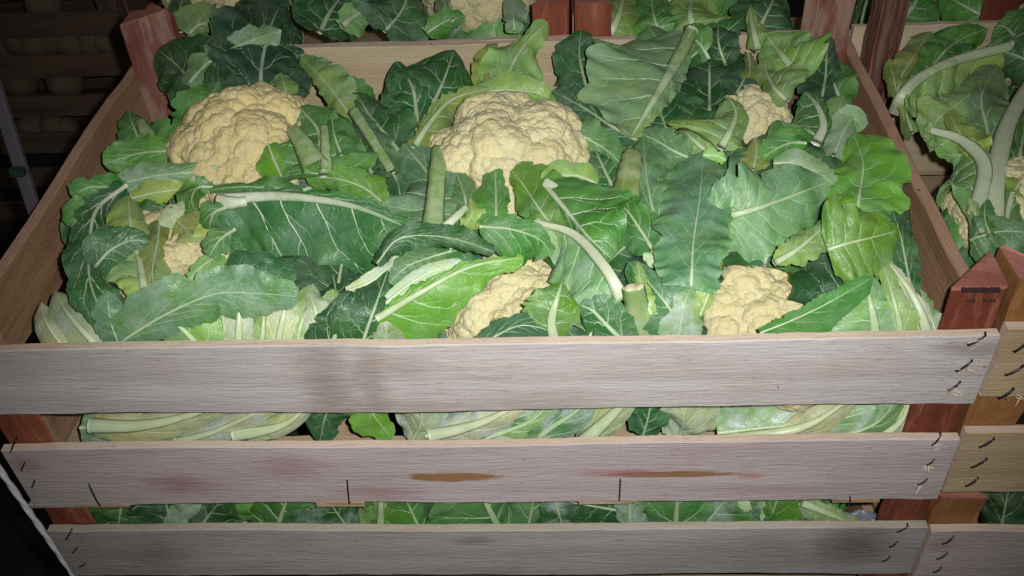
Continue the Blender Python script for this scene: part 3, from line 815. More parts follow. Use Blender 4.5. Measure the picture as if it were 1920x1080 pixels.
def stalk(owner, path, r0, r1, col='L', wax=0.1, ref=('z', 0.0), flat=0.45, cut=True, seed=0):
    """leaf stalk, thick and cut square at its first point (radii in photograph pixels)"""
    P = np.array([at(p[0], p[1], ref[0], ref[1], p[2]*0.01) for p in path]); n = 26
    M = catmull(P, n); px = mpp(M[n//2]); r = np.random.default_rng(seed+len(path)+int(path[0][0]))
    if ref[0] == 'z' and M[:, 1].max() < D0:
        need = 0.0095+np.linspace(r0, r1, n)*px*0.9
        ny = np.where(M[:, 1] < need+0.05, need+0.006*np.logaddexp(0, (M[:, 1]-need)/0.006), M[:, 1])
        M = CAM+(M-CAM)*((ny-CAM[1])/(M[:, 1]-CAM[1]))[:, None]
    T = np.gradient(M, axis=0); T /= np.linalg.norm(T, axis=1)[:, None]
    V = M-CAM; V /= np.linalg.norm(V, axis=1)[:, None]
    S = np.cross(V, T); S /= np.linalg.norm(S, axis=1)[:, None]; Nn = np.cross(S, T); Nn /= np.linalg.norm(Nn, axis=1)[:, None]
    if Nn[n//2]@V[n//2] > 0: Nn = -Nn
    k = 16; th = np.linspace(0, 2*np.pi, k+1)[:-1]
    rad = np.linspace(r0, r1, n)*px
    ridge = 1+0.07*np.cos(th*5+1)+0.05*np.cos(th*9)
    wob = 1+noise1(n, 7, r)*0.045
    ring = M[:, None, :]+(rad*wob)[:, None, None]*(ridge*np.cos(th))[None, :, None]*S[:, None, :]+(rad*flat)[:, None, None]*(ridge*np.sin(th))[None, :, None]*Nn[:, None, :]
    Vv = ring.reshape(-1, 3); ii = np.arange(n*k).reshape(n, k); jn = np.roll(ii, -1, axis=1)
    F = [tuple(f) for f in np.stack([ii[:-1], jn[:-1], jn[1:], ii[1:]], -1).reshape(-1, 4)]
    mi = [0]*len(F)
    extra = []
    if cut:
        # ragged cut face: an inner ring and a sunk middle
        o0 = len(Vv); jag = r.normal(0, 0.05, k)
        ring0 = M[0]+rad[0]*((0.62*(1+r.normal(0, 0.08, k)))[:, None]*(np.cos(th)[:, None]*S[0]+flat*np.sin(th)[:, None]*Nn[0]))-T[0]*rad[0]*(0.10+np.abs(jag))[:, None]
        extra = list(ring0)+[M[0]+T[0]*rad[0]*0.1]
        for a in range(k):
            b = (a+1) % k
            F.append((a, o0+a, o0+b, b)); mi.append(1); F.append((o0+a, o0+k, o0+b)); mi.append(1)
    Vv = np.vstack([Vv]+([np.array(extra)] if extra else []))
    c = COLS[col] if isinstance(col, str) else col
    me = bpy.data.meshes.new('leaf_stalk'); b0 = np.asarray(owner.location)
    me.from_pydata([tuple(v-b0) for v in Vv], [], F); me.materials.append(M_STALK); me.materials.append(M_CUT)
    me.polygons.foreach_set('material_index', np.array(mi, dtype=np.int32)); me.polygons.foreach_set('use_smooth', np.ones(len(F), dtype=bool))
    o = bpy.data.objects.new('leaf_stalk', me); COL.objects.link(o); o.parent = owner; o.color = (*c, wax)
    return o

# ------------------------------------------------------------------ curds
def ico(sub):
    t = (1+5**0.5)/2
    V = [(-1, t, 0), (1, t, 0), (-1, -t, 0), (1, -t, 0), (0, -1, t), (0, 1, t), (0, -1, -t), (0, 1, -t), (t, 0, -1), (t, 0, 1), (-t, 0, -1), (-t, 0, 1)]
    F = [(0, 11, 5), (0, 5, 1), (0, 1, 7), (0, 7, 10), (0, 10, 11), (1, 5, 9), (5, 11, 4), (11, 10, 2), (10, 7, 6), (7, 1, 8), (3, 9, 4), (3, 4, 2), (3, 2, 6), (3, 6, 8), (3, 8, 9), (4, 9, 5), (2, 4, 11), (6, 2, 10), (8, 6, 7), (9, 8, 1)]
    V = [np.array(v)/np.linalg.norm(v) for v in V]
    for _ in range(sub):
        cache = {}; nf = []
        def mid(a, b):
            k = (min(a, b), max(a, b))
            if k not in cache:
                m = V[a]+V[b]; V.append(m/np.linalg.norm(m)); cache[k] = len(V)-1
            return cache[k]
        for a, b, c in F:
            x, y, z = mid(a, b), mid(b, c), mid(c, a)
            nf += [(a, x, z), (b, y, x), (c, z, y), (x, y, z)]
        F = nf
    return np.array(V), np.array(F)

def fib(n, r, jit):
    i = np.arange(n)+0.5; ph = np.arccos(1-2*i/n); th = np.pi*(1+5**0.5)*i
    p = np.stack([np.cos(th)*np.sin(ph), np.sin(th)*np.sin(ph), np.cos(ph)], 1)+r.normal(0, jit, (n, 3))
    return p/np.linalg.norm(p, axis=1)[:, None]

def bumps(V, n, r, jit, amp):
    """radial height of round bumps packed on the unit sphere (max of domes)"""
    C = fib(n, r, jit); size = r.uniform(0.8, 1.2, n)
    d = np.full(len(V), -1e9)
    dot = V@C.T
    ang = np.arccos(np.clip(dot, -1, 1))/(2.0/math.sqrt(n))/size[None, :]
    h = np.sqrt(np.clip(1.15-ang**2, 0.0, None))*size[None, :]
    return h.max(1)*amp

IV, IF = ico(5)
FLORETS = []
for k in range(6):
    r = np.random.default_rng(40+k)
    h1 = bumps(IV, 24, r, 0.15, 0.115); h2 = bumps(IV, 170, r, 0.06, 0.046); h3 = bumps(IV, 1000, r, 0.025, 0.017)
    V = IV*(0.84+h1+h2+h3)[:, None]
    me = bpy.data.meshes.new('floret'); me.from_pydata([tuple(v) for v in V], [], [tuple(f) for f in IF]); me.materials.append(M_CURD)
    me.polygons.foreach_set('use_smooth', np.ones(len(IF), dtype=bool)); FLORETS.append(me)
V_core, F_core = ico(3)

def curd(owner, c, rad, axis=(0, -0.35, 1), n=26, squash=0.9, tint=(1, 1, 1), seed=0, spread=0.62, elong=(1, 1)):
    r = np.random.default_rng(500+seed)
    ax = np.asarray(axis, float); ax /= np.linalg.norm(ax)
    loc = np.asarray(c)-np.asarray(owner.location)
    core = mesh_obj('curd', V_core*np.array([elong[0], elong[1], squash]), F_core, M_CURD, owner, col=(tint[0]*0.8, tint[1]*0.72, tint[2]*0.6, 1))
    core.location = loc; cs = rad*0.80; core.scale = (cs, cs, cs)
    pts = fib(n*2, r, 0.09)
    # rotate so that +Z is the axis
    z = np.array([0, 0, 1.0]); v = np.cross(z, ax); s = np.linalg.norm(v); co = z@ax
    K = np.array([[0, -v[2], v[1]], [v[2], 0, -v[0]], [-v[1], v[0], 0]])
    R = np.eye(3)+K+K@K*((1-co)/(s*s) if s > 1e-6 else 0)
    for p in pts:
        if p[2] < 1-2*spread: continue
        q = R@p*np.array([elong[0], elong[1], squash])
        fr = rad*r.uniform(0.30, 0.46)*(1.08 if p[2] > 0.5 else 0.90)
        o = bpy.data.objects.new('floret', FLORETS[r.integers(0, 6)]); COL.objects.link(o); o.parent = core
        o.location = q*(rad-fr*0.84)*r.uniform(0.96, 1.06)/cs
        o.scale = (fr/cs, fr/cs, fr*0.95/cs); o.rotation_euler = tuple(r.uniform(0, 6.28, 3))
        t = np.array(tint)*r.uniform(0.94, 1.04); o.color = (*np.clip(t, 0, 1.2), 1)
    return core

def stump(owner, c, zb=-0.14):
    P = [np.array([c[0], c[1], zb]), np.array([c[0], c[1], zb+0.03]), np.array([c[0], c[1], c[2]-0.01])]
    V, F = tube(P, [0.018, 0.017, 0.024], 14)
    me = bpy.data.meshes.new('stump'); me.from_pydata([tuple(v-np.asarray(owner.location)) for v in V], [], [tuple(f) for f in F]); me.materials.append(M_STALK)
    me.polygons.foreach_set('use_smooth', np.ones(len(me.polygons), dtype=bool))
    o = bpy.data.objects.new('stump', me); COL.objects.link(o); o.parent = owner; o.color = (*COLS['P'], 0.3)

CAULI = {}
def cauli(key, label, px, py, h, rad, ref=('z', 0.0), wraps=7, wrapcol=('D', 'DD', 'M'), zb=-0.14, group='cauliflowers in the crates', lim='main', ztop=0.012, curdkw=None, wr=None, docurd=True, front=False):
    c = at(px, py, ref[0], ref[1], h*0.01)
    if lim == 'main' and c[1] < rad*1.15+0.012:          # stay clear of the front board
        d = c-CAM; c = CAM+d*((rad*1.15+0.012-CAM[1])/d[1])
    o = empty('cauliflower', (c[0], c[1], zb), label, 'cauliflower', group)
    CAULI[key] = o
    if docurd: curd(o, c, rad, seed=sum(map(ord, key)), **(curdkw or {}))
    stump(o, c, zb)
    r = np.random.default_rng(sum(map(ord, key)))
    for i in range(wraps):
        a = 2*math.pi*(i+r.uniform(-0.2, 0.2))/wraps+0.4
        if front and math.sin(a) < -0.2: continue
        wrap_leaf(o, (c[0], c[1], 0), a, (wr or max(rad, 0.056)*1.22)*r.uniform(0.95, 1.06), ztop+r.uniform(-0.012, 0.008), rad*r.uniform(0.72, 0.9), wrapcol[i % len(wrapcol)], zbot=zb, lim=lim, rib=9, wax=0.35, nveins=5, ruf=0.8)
    return o

A = cauli('A', 'cauliflower in the back left of the central crate, cream head half covered by one leaf', 480, 328, -4.6, 0.065, ztop=-0.005, curdkw=dict(tint=(1.02, 0.96, 0.84)))
B = cauli('B', 'large cauliflower in the middle of the back row, broad cream head mostly bare', 962, 345, -4.7, 0.066, ztop=-0.005)
C = cauli('C', 'cauliflower at the back right of the central crate, only a sliver of head between leaves', 1410, 232, -3.8, 0.029, ztop=-0.005)
Dd = cauli('Dd', 'cauliflower at the front left of the central crate, head nearly hidden by yellowish leaves', 326, 525, -5.2, 0.051, ztop=-0.012, front=True, curdkw=dict(spread=0.48, squash=0.8))
Ee = cauli('Ee', 'cauliflower in the middle of the front row, narrow slanting strip of head showing', 985, 605, -6.6, 0.056, ztop=-0.022, front=True, curdkw=dict(spread=0.48, squash=0.8))
Ff = cauli('Ff', 'cauliflower at the front right of the central crate, square patch of head beside bright leaves', 1436, 606, -7.0, 0.067, ztop=-0.022, front=True, curdkw=dict(spread=0.48, squash=0.8))
# ------------------------------------------------------------------ loose inner leaves that fill the spaces between the heads
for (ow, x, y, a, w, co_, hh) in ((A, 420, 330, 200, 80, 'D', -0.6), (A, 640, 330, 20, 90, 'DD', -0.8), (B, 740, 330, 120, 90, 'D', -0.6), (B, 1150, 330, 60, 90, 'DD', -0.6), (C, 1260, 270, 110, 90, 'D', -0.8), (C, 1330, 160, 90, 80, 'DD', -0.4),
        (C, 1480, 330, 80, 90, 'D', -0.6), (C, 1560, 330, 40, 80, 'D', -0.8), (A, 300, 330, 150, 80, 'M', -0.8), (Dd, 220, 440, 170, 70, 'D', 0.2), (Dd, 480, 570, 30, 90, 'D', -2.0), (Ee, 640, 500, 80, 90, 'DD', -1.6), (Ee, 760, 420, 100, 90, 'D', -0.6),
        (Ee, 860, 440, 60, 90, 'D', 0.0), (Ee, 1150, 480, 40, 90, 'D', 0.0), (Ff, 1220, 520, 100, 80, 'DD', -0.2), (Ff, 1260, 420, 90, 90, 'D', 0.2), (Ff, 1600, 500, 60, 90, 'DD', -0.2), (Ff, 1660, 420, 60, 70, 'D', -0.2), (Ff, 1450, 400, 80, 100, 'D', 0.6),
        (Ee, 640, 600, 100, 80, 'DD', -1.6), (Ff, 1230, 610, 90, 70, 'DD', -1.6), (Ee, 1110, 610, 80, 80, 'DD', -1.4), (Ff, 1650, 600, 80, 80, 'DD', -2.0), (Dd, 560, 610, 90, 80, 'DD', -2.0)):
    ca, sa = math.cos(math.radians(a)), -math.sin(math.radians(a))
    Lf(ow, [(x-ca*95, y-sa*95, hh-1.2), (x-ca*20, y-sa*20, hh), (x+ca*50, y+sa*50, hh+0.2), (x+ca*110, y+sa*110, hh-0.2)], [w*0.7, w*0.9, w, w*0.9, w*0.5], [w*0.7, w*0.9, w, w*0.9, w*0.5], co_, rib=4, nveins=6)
# ------------------------------------------------------------------ leaves of the central crate, back row
W5 = lambda w, a=0.35, b=0.12: [w*a, w*0.85, w, w*0.75, w*b]
# behind head A
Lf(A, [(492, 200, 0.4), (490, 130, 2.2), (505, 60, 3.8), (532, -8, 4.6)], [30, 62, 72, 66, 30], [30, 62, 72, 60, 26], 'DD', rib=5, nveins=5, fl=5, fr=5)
Lf(A, [(412, 235, 0.4), (375, 175, 1.4), (335, 125, 3.2), (296, 92, 3.4)], [15, 48, 50, 40, 8], [15, 58, 72, 52, 12], 'D', rib=4, nveins=5, fl=12, fr=-4)
Lf(A, [(352, 158, 3.4), (392, 116, 4.4), (450, 84, 5.0), (528, 56, 5.2)], [10, 26, 26, 22, 8], [8, 30, 40, 40, 12], 'GL', rib=3, nveins=6, fl=35, fr=10, ruf=1.6, wax=0.5)
Lf(A, [(330, 262, 1.4), (362, 216, 2.2), (395, 178, 2.8), (412, 152, 2.8)], [10, 26, 30, 22, 4], [8, 22, 26, 18, 4], 'M', rib=3, nveins=5, ruf=1.4)
Lf(A, [(398, 255, 0.8), (420, 205, 1.2), (438, 160, 1.0)], [8, 30, 26, 6], [8, 24, 22, 5], 'D', rib=4, nveins=5)
Lf(A, [(540, 178, 1.6), (532, 155, 2.0), (527, 136, 2.0)], [6, 18, 12, 3], [6, 20, 14, 3], 'L', rib=2, nveins=3)
Lf(A, [(668, 232, -0.2), (630, 178, 1.2), (598, 140, 1.8), (563, 104, 2.2)], [8, 20, 20, 16, 4], [10, 34, 36, 26, 5], 'L', rib=3, nveins=6, wax=0.3)
Lf(A, [(262, 262, 1.0), (250, 235, 1.4), (240, 204, 1.2)], [8, 24, 20, 4], [10, 26, 20, 5], 'M', rib=3, nveins=4)
Lf(A, [(300, 262, 0.6), (280, 245, 0.9), (262, 226, 1.0)], [6, 16, 12, 3], [6, 14, 12, 3], 'M', rib=2, nveins=4)
stalk(A, [(262, 226, 1.4), (272, 245, 1.4), (286, 268, 1.0)], 9, 15, 'L', 0.2)
# leaf hanging in front of head A, with its cut stalk
Lf(A, [(606, 330, 3.2), (602, 285, 4.2), (594, 240, 4.8), (560, 200, 4.6)], [60, 118, 132, 110, 40], [36, 76, 74, 46, 12], 'M', rib=8, nveins=5, fl=8, fr=12, slant=0.25)
Lf(A, [(530, 335, 2.8), (508, 285, 4.0), (492, 235, 4.8), (470, 190, 4.8)], [12, 30, 26, 16, 3], [14, 44, 50, 30, 5], 'B', rib=3, nveins=5)
stalk(A, [(548, 240, 5.2), (568, 270, 5.0), (592, 312, 4.2)], 12, 24, 'L', 0.15)
stalk(A, [(608, 236, 5.2), (610, 270, 4.8), (612, 320, 3.8)], 7, 11, 'L', 0.1)
Lf(A, [(640, 290, 4.0), (626, 250, 4.8), (622, 205, 4.8)], [6, 12, 10, 3], [10, 34, 28, 4], 'M', rib=3, nveins=4)
Lf(A, [(720, 380, 1.6), (680, 350, 2.2), (630, 334, 2.6), (572, 330, 2.2)], [14, 34, 34, 26, 5], [14, 28, 24, 18, 4], 'B', rib=3, nveins=6)
# upper left corner of the front row, long folded leaves
Lf(A, [(420, 305, 0.6), (350, 285, 1.4), (270, 285, 1.8), (194, 306, 1.4)], [10, 22, 26, 24, 8], [10, 28, 30, 26, 8], 'M', rib=4, nveins=7, ruf=2.0)
Lf(A, [(462, 300, 1.2), (420, 290, 1.6), (375, 272, 1.8), (330, 262, 1.4)], [8, 26, 28, 20, 4], [8, 20, 20, 14, 4], 'GL', rib=2, nveins=5, wax=0.4)
Lf(Dd, [(196, 352, 1.6), (285, 330, 2.4), (380, 318, 2.8), (466, 288, 2.6)], [8, 26, 26, 26, 6], [8, 28, 32, 30, 8], 'GL', rib=3, nveins=8, fl=30, fr=30, wax=0.6, ruf=1.5)
# between A and B
Lf(B, [(776, 262, -0.6), (806, 205, 0.0), (832, 150, 1.8), (852, 92, 2.8)], [12, 48, 70, 74, 14], [14, 44, 66, 72, 16], 'D', rib=6, nveins=5, fl=8, fr=14, slant=0.3)
Lf(B, [(782, 240, 0.2), (780, 200, 0.6), (772, 160, 2.2), (742, 114, 2.8)], [14, 56, 66, 50, 10], [8, 18, 20, 16, 4], 'D', rib=6, nveins=5, fl=8)
Lf(A, [(762, 300, 0.0), (722, 250, 0.6), (690, 210, 0.8), (668, 172, 0.8)], [10, 28, 30, 22, 5], [12, 44, 48, 40, 8], 'D', rib=5, nveins=5)
Lf(A, [(700, 190, -0.6), (664, 170, -0.2), (628, 160, -0.2)], [8, 18, 16, 3], [8, 20, 20, 4], 'M', rib=2, nveins=4)
Lf(A, [(738, 322, 1.6), (706, 262, 2.2), (668, 208, 2.2)], [14, 26, 20, 8], [12, 24, 20, 8], 'G', rib=4, nveins=4, fl=30, fr=30)
stalk(A, [(662, 206, 2.9), (690, 248, 2.8), (732, 316, 2.0)], 11, 9, 'L', 0.25)
Lf(A, [(700, 330, 1.2), (684, 290, 1.6), (672, 240, 1.6)], [10, 30, 28, 8], [10, 24, 20, 6], 'D', rib=4, nveins=4)
# head B
Lf(B, [(776, 276, 2.2), (806, 230, 3.0), (848, 186, 3.2), (918, 164, 2.6)], [8, 12, 12, 10, 3], [14, 34, 56, 46, 8], 'YL', rib=7, nveins=5, fr=24, fl=10)
Lf(B, [(896, 172, 1.8), (950, 168, 2.2), (1002, 172, 2.2), (1030, 182, 1.6)], [10, 24, 24, 18, 5], [8, 20, 22, 16, 5], 'L', rib=3, nveins=5, fr=30)
Lf(B, [(950, 168, 0.4), (956, 130, 1.0), (985, 82, 3.0), (1027, 40, 4.0)], [10, 46, 40, 20, 4], [12, 58, 56, 26, 5], 'L', rib=6, nveins=4, ruf=2.0, fl=20, fr=20)
Lf(B, [(932, 160, 0.6), (918, 130, 1.0), (915, 104, 1.4), (934, 78, 1.4)], [8, 26, 26, 14, 3], [8, 16, 14, 8, 3], 'YL', rib=3, nveins=4, ruf=2.2)
Lf(B, [(1024, 215, 1.0), (1012, 180, 1.4), (1006, 150, 1.4)], [6, 16, 14, 4], [10, 26, 20, 5], 'L', rib=3, nveins=4)
# dark leaves right of B
Lf(C, [(1110, 205, 0.0), (1096, 150, 0.8), (1086, 100, 2.4), (1090, 54, 3.4)], [18, 56, 56, 44, 12], [18, 46, 52, 44, 12], 'D', rib=4, nveins=5, wax=0.2)
Lf(C, [(1196, 262, 0.8), (1142, 232, 1.4), (1090, 198, 1.6), (1036, 170, 1.2)], [10, 36, 36, 30, 6], [12, 34, 34, 24, 6], 'D', rib=4, nveins=6, wax=0.3)
Lf(C, [(1180, 230, -0.4), (1160, 190, -0.2), (1150, 150, -0.2)], [16, 40, 40, 14], [16, 40, 36, 12], 'DD', rib=6, nveins=4)
Lf(C, [(1226, 190, 0.0), (1248, 146, 1.0), (1246, 96, 2.6), (1214, 48, 3.6)], [20, 70, 94, 70, 14], [8, 20, 26, 20, 6], 'G', rib=4, nveins=6, fl=4, wax=0.1)
# large pale-ribbed leaf with its stalk pointing up
Lf(C, [(1297, 58, 4.6), (1262, 126, 4.2), (1224, 190, 3.6), (1183, 256, 2.4)], [10, 20, 22, 18, 5], [50, 104, 116, 96, 16], 'GL', rib=15, nveins=6, fl=-10, fr=12, slant=0.22, wax=0.15)
stalk(C, [(1298, 52, 5.0), (1286, 82, 4.8), (1262, 126, 4.4)], 13, 11, 'L', 0.1)
Lf(C, [(1290, 110, 0.6), (1330, 78, 1.6), (1368, 52, 3.0), (1392, 26, 3.6)], [8, 28, 26, 16, 4], [8, 30, 30, 18, 4], 'D', rib=3, nveins=5)
# right of B, lower
Lf(B, [(1062, 238, 1.8), (1100, 258, 2.4), (1144, 286, 2.4), (1192, 338, 1.6)], [10, 28, 30, 26, 6], [8, 24, 34, 40, 8], 'G', rib=3, nveins=6, fl=12, fr=20)
Lf(B, [(1150, 352, 1.0), (1130, 310, 1.4), (1112, 270, 1.4)], [14, 38, 30, 6], [14, 40, 34, 8], 'D', rib=4, nveins=5)
stalk(B, [(1186, 284, 3.2), (1182, 322, 3.0), (1172, 376, 2.0)], 18, 25, (0.16, 0.26, 0.055), 0.05)
# in front of B
Lf(Ee, [(812, 425, 1.2), (812, 380, 1.8), (806, 330, 2.0), (756, 268, 1.8)], [50, 96, 92, 60, 14], [40, 84, 74, 34, 6], 'G', rib=10, nveins=5, fl=5, fr=8, slant=0.2, wax=0.35)
stalk(Ee, [(822, 276, 3.2), (820, 330, 3.2), (812, 425, 2.2)], 12, 19, 'L', 0.1)
Lf(Ee, [(880, 420, 1.4), (872, 370, 2.0), (856, 320, 2.2)], [10, 26, 24, 6], [10, 22, 18, 5], 'G', rib=3, nveins=5)
Lf(Ee, [(930, 418, 2.8), (930, 372, 3.4), (928, 326, 3.6), (922, 284, 3.4)], [18, 36, 32, 20, 3], [8, 20, 22, 14, 3], 'M', rib=3, nveins=5)
Lf(Ee, [(1040, 430, 2.4), (1010, 390, 3.0), (980, 345, 3.2), (952, 310, 3.0)], [10, 34, 30, 16, 4], [14, 56, 66, 52, 8], 'B', rib=3, nveins=5)
Lf(Ee, [(1120, 345, 2.6), (1085, 330, 3.0), (1048, 330, 3.0), (1018, 346, 3.0)], [8, 14, 14, 10, 4], [8, 18, 22, 18, 5], 'L', rib=3, nveins=4, ruf=1.8)
stalk(Ee, [(1022, 342, 3.6), (1040, 352, 3.6), (1062, 372, 3.2)], 11, 7, 'P', 0.2)
Lf(Ee, [(1022, 346, 3.4), (1060, 392, 3.8), (1096, 436, 3.8), (1146, 486, 2.6)], [16, 66, 88, 66, 14], [10, 16, 20, 18, 5], 'M', rib=6, nveins=5, fl=8, fr=30, slant=0.35, white=True)
Lf(Ee, [(1225, 470, 2.0), (1200, 430, 2.6), (1170, 390, 2.8), (1120, 362, 2.6)], [14, 36, 32, 20, 5], [14, 32, 34, 26, 6], 'M', rib=4, nveins=5)
Lf(Ee, [(870, 425, 2.6), (885, 400, 3.0), (880, 372, 3.2)], [8, 16, 12, 3], [8, 20, 14, 3], 'L', rib=2, nveins=4, ruf=2.0)
stalk(Ee, [(874, 388, 3.2), (858, 404, 3.2), (834, 426, 2.6)], 6, 9, 'P', 0.2)
# right middle group
Lf(Ff, [(1250, 478, 2.2), (1228, 410, 2.8), (1212, 330, 3.0), (1206, 252, 2.4)], [12, 24, 24, 18, 4], [12, 40, 62, 44, 8], 'G', rib=5, nveins=6, fl=14, fr=8, wax=0.3)
Lf(Ff, [(1300, 300, 2.2), (1262, 282, 2.6), (1228, 262, 2.6), (1200, 250, 2.2)], [8, 22, 22, 16, 4], [8, 26, 28, 20, 5], 'G', rib=3, nveins=5)
Lf(Ff, [(1296, 540, 3.6), (1300, 455, 4.3), (1312, 370, 4.4), (1318, 285, 3.8)], [38, 52, 56, 58, 32], [34, 48, 50, 50, 30], (0.125, 0.30, 0.135), rib=3, nveins=8, fl=6, fr=10, curl=18, wax=0.3)
Lf(Ff, [(1318, 290, 4.0), (1340, 292, 4.0), (1362, 300, 3.6)], [8, 12, 8, 3], [8, 14, 10, 3], 'L', rib=2, nveins=3)
Lf(Ff, [(1326, 412, 2.8), (1395, 398, 3.4), (1462, 376, 3.6), (1556, 340, 2.8)], [26, 62, 72, 52, 10], [30, 70, 78, 70, 14], (0.13, 0.30, 0.115), rib=9, nveins=7, fl=6, fr=6, curl=16, slant=0.3, wax=0.3)

Lf(Ff, [(1452, 494, 3.4), (1492, 470, 3.9), (1528, 440, 4.0), (1560, 410, 3.6)], [6, 22, 26, 20, 6], [6, 18, 28, 26, 6], 'L', rib=7, nveins=5, fl=26, fr=8)
Lf(Ff, [(1552, 468, 4.0), (1590, 456, 4.6), (1632, 446, 4.7), (1686, 432, 4.0)], [30, 66, 60, 42, 8], [40, 70, 68, 60, 12], 'B', rib=4, nveins=5, fl=4, fr=4, curl=14, slant=0.2)
Lf(Ff, [(1425, 624, 2.2), (1490, 598, 3.2), (1560, 564, 3.8), (1636, 520, 3.6)], [6, 12, 16, 18, 4], [10, 30, 36, 28, 6], 'M', rib=2, nveins=6, fl=24, fr=14)
Lf(Ff, [(1605, 412, 2.4), (1612, 360, 3.0), (1618, 305, 3.2), (1600, 250, 2.8)], [20, 50, 56, 46, 12], [24, 66, 72, 58, 14], 'B', rib=4, nveins=6, fl=10, fr=10, slant=0.3)
Lf(Ff, [(1712, 560, 0.8), (1700, 500, 1.6), (1688, 440, 2.0), (1672, 392, 1.8)], [10, 30, 32, 24, 5], [10, 20, 24, 20, 5], 'D', rib=3, nveins=6, fl=14, fr=30)
Lf(Ff, [(1450, 306, 3.0), (1490, 306, 3.4), (1530, 322, 3.5), (1564, 346, 3.0)], [8, 20, 22, 18, 5], [8, 18, 20, 14, 4], 'GL', rib=2, nveins=6, fl=20, fr=30, wax=0.4)
Lf(Ff, [(1420, 350, 1.6), (1400, 312, 2.2), (1420, 280, 2.2)], [12, 34, 28, 8], [12, 34, 28, 8], 'D', rib=3, nveins=4)
Lf(Ff, [(1640, 400, 1.4), (1580, 390, 1.8), (1560, 360, 1.8)], [12, 26, 24, 8], [12, 26, 20, 8], 'L', rib=4, nveins=4)
# head C and the upper right group
Lf(C, [(1352, 276, 3.0), (1368, 248, 3.8), (1380, 212, 4.2), (1366, 182, 4.0)], [36, 84, 86, 56, 10], [10, 24, 22, 14, 4], 'L', rib=9, nveins=5, fl=10, fr=26, slant=0.3, wax=0.2)
Lf(C, [(1332, 290, 1.2), (1300, 262, 1.8), (1276, 236, 1.8)], [14, 34, 30, 8], [16, 36, 30, 8], 'L', rib=5, nveins=4)
Lf(C, [(1412, 318, 2.4), (1418, 285, 3.0), (1416, 256, 3.0)], [12, 24, 22, 8], [12, 20, 18, 6], 'YL', rib=3, nveins=4)
Lf(C, [(1528, 272, 3.2), (1544, 236, 4.2), (1532, 198, 4.8), (1508, 172, 4.6)], [26, 78, 80, 56, 12], [6, 12, 14, 12, 5], 'M', rib=11, nveins=5, fl=6, fr=30, slant=0.3, white=True)
Lf(C, [(1512, 268, 2.8), (1482, 268, 3.2), (1450, 282, 3.2), (1430, 298, 2.6)], [8, 16, 18, 14, 4], [8, 22, 22, 16, 4], 'M', rib=3, nveins=4)
Lf(C, [(1562, 292, 1.8), (1580, 250, 2.4), (1600, 222, 2.4), (1622, 240, 2.0)], [10, 24, 26, 20, 6], [10, 26, 30, 22, 6], 'GL', rib=3, nveins=5, wax=0.5)
Lf(C, [(1560, 230, 1.4), (1572, 205, 1.8), (1582, 178, 1.6)], [8, 22, 20, 5], [8, 22, 18, 5], 'L', rib=3, nveins=4)
Lf(C, [(1500, 150, 1.8), (1478, 118, 2.8), (1455, 90, 3.4), (1437, 66, 3.6)], [14, 40, 42, 30, 8], [18, 66, 64, 40, 8], 'L', rib=10, nveins=5, fl=14, fr=10, ruf=1.6)
Lf(C, [(1478, 190, 1.8), (1452, 165, 2.3), (1436, 132, 2.4), (1436, 105, 2.2)], [8, 24, 28, 20, 4], [12, 46, 56, 36, 6], 'L', rib=5, nveins=5, ruf=1.8)
Lf(C, [(1540, 188, 0.8), (1548, 142, 1.6), (1550, 104, 2.6), (1556, 66, 3.4)], [14, 40, 40, 34, 12], [10, 22, 24, 20, 8], 'DD', rib=3, nveins=5)
Lf(C, [(1422, 96, 1.4), (1414, 62, 3.4), (1408, 34, 4.0), (1403, 6, 4.4)], [8, 16, 12, 6, 2], [10, 32, 26, 12, 3], 'L', rib=8, nveins=4, ruf=1.5)
Lf(C, [(1520, 96, 1.6), (1496, 84, 1.8), (1470, 76, 1.8)], [6, 18, 16, 4], [8, 22, 18, 5], 'M', rib=5, nveins=4)
Lf(C, [(1402, 96, 1.6), (1406, 122, 2.0), (1404, 146, 2.0)], [6, 12, 14, 3], [6, 12, 14, 3], 'Y', rib=3, nveins=3)
Lf(C, [(1378, 180, 0.8), (1394, 150, 1.2), (1412, 118, 1.2)], [12, 30, 26, 8], [12, 30, 30, 8], 'DD', rib=3, nveins=4)
Lf(C, [(1360, 120, 0.8), (1348, 84, 2.6), (1346, 44, 3.4)], [12, 34, 32, 10], [12, 30, 28, 10], 'DD', rib=3, nveins=4, ruf=1.8)
Lf(C, [(1330, 110, 0.4), (1310, 80, 2.6), (1276, 56, 3.2)], [8, 22, 22, 6], [8, 24, 24, 6], 'M', rib=4, nveins=4)
Lf(C, [(1580, 196, 0.4), (1560, 150, 0.6), (1530, 110, 0.6)], [16, 40, 40, 14], [16, 40, 36, 14], 'M', rib=4, nveins=4)

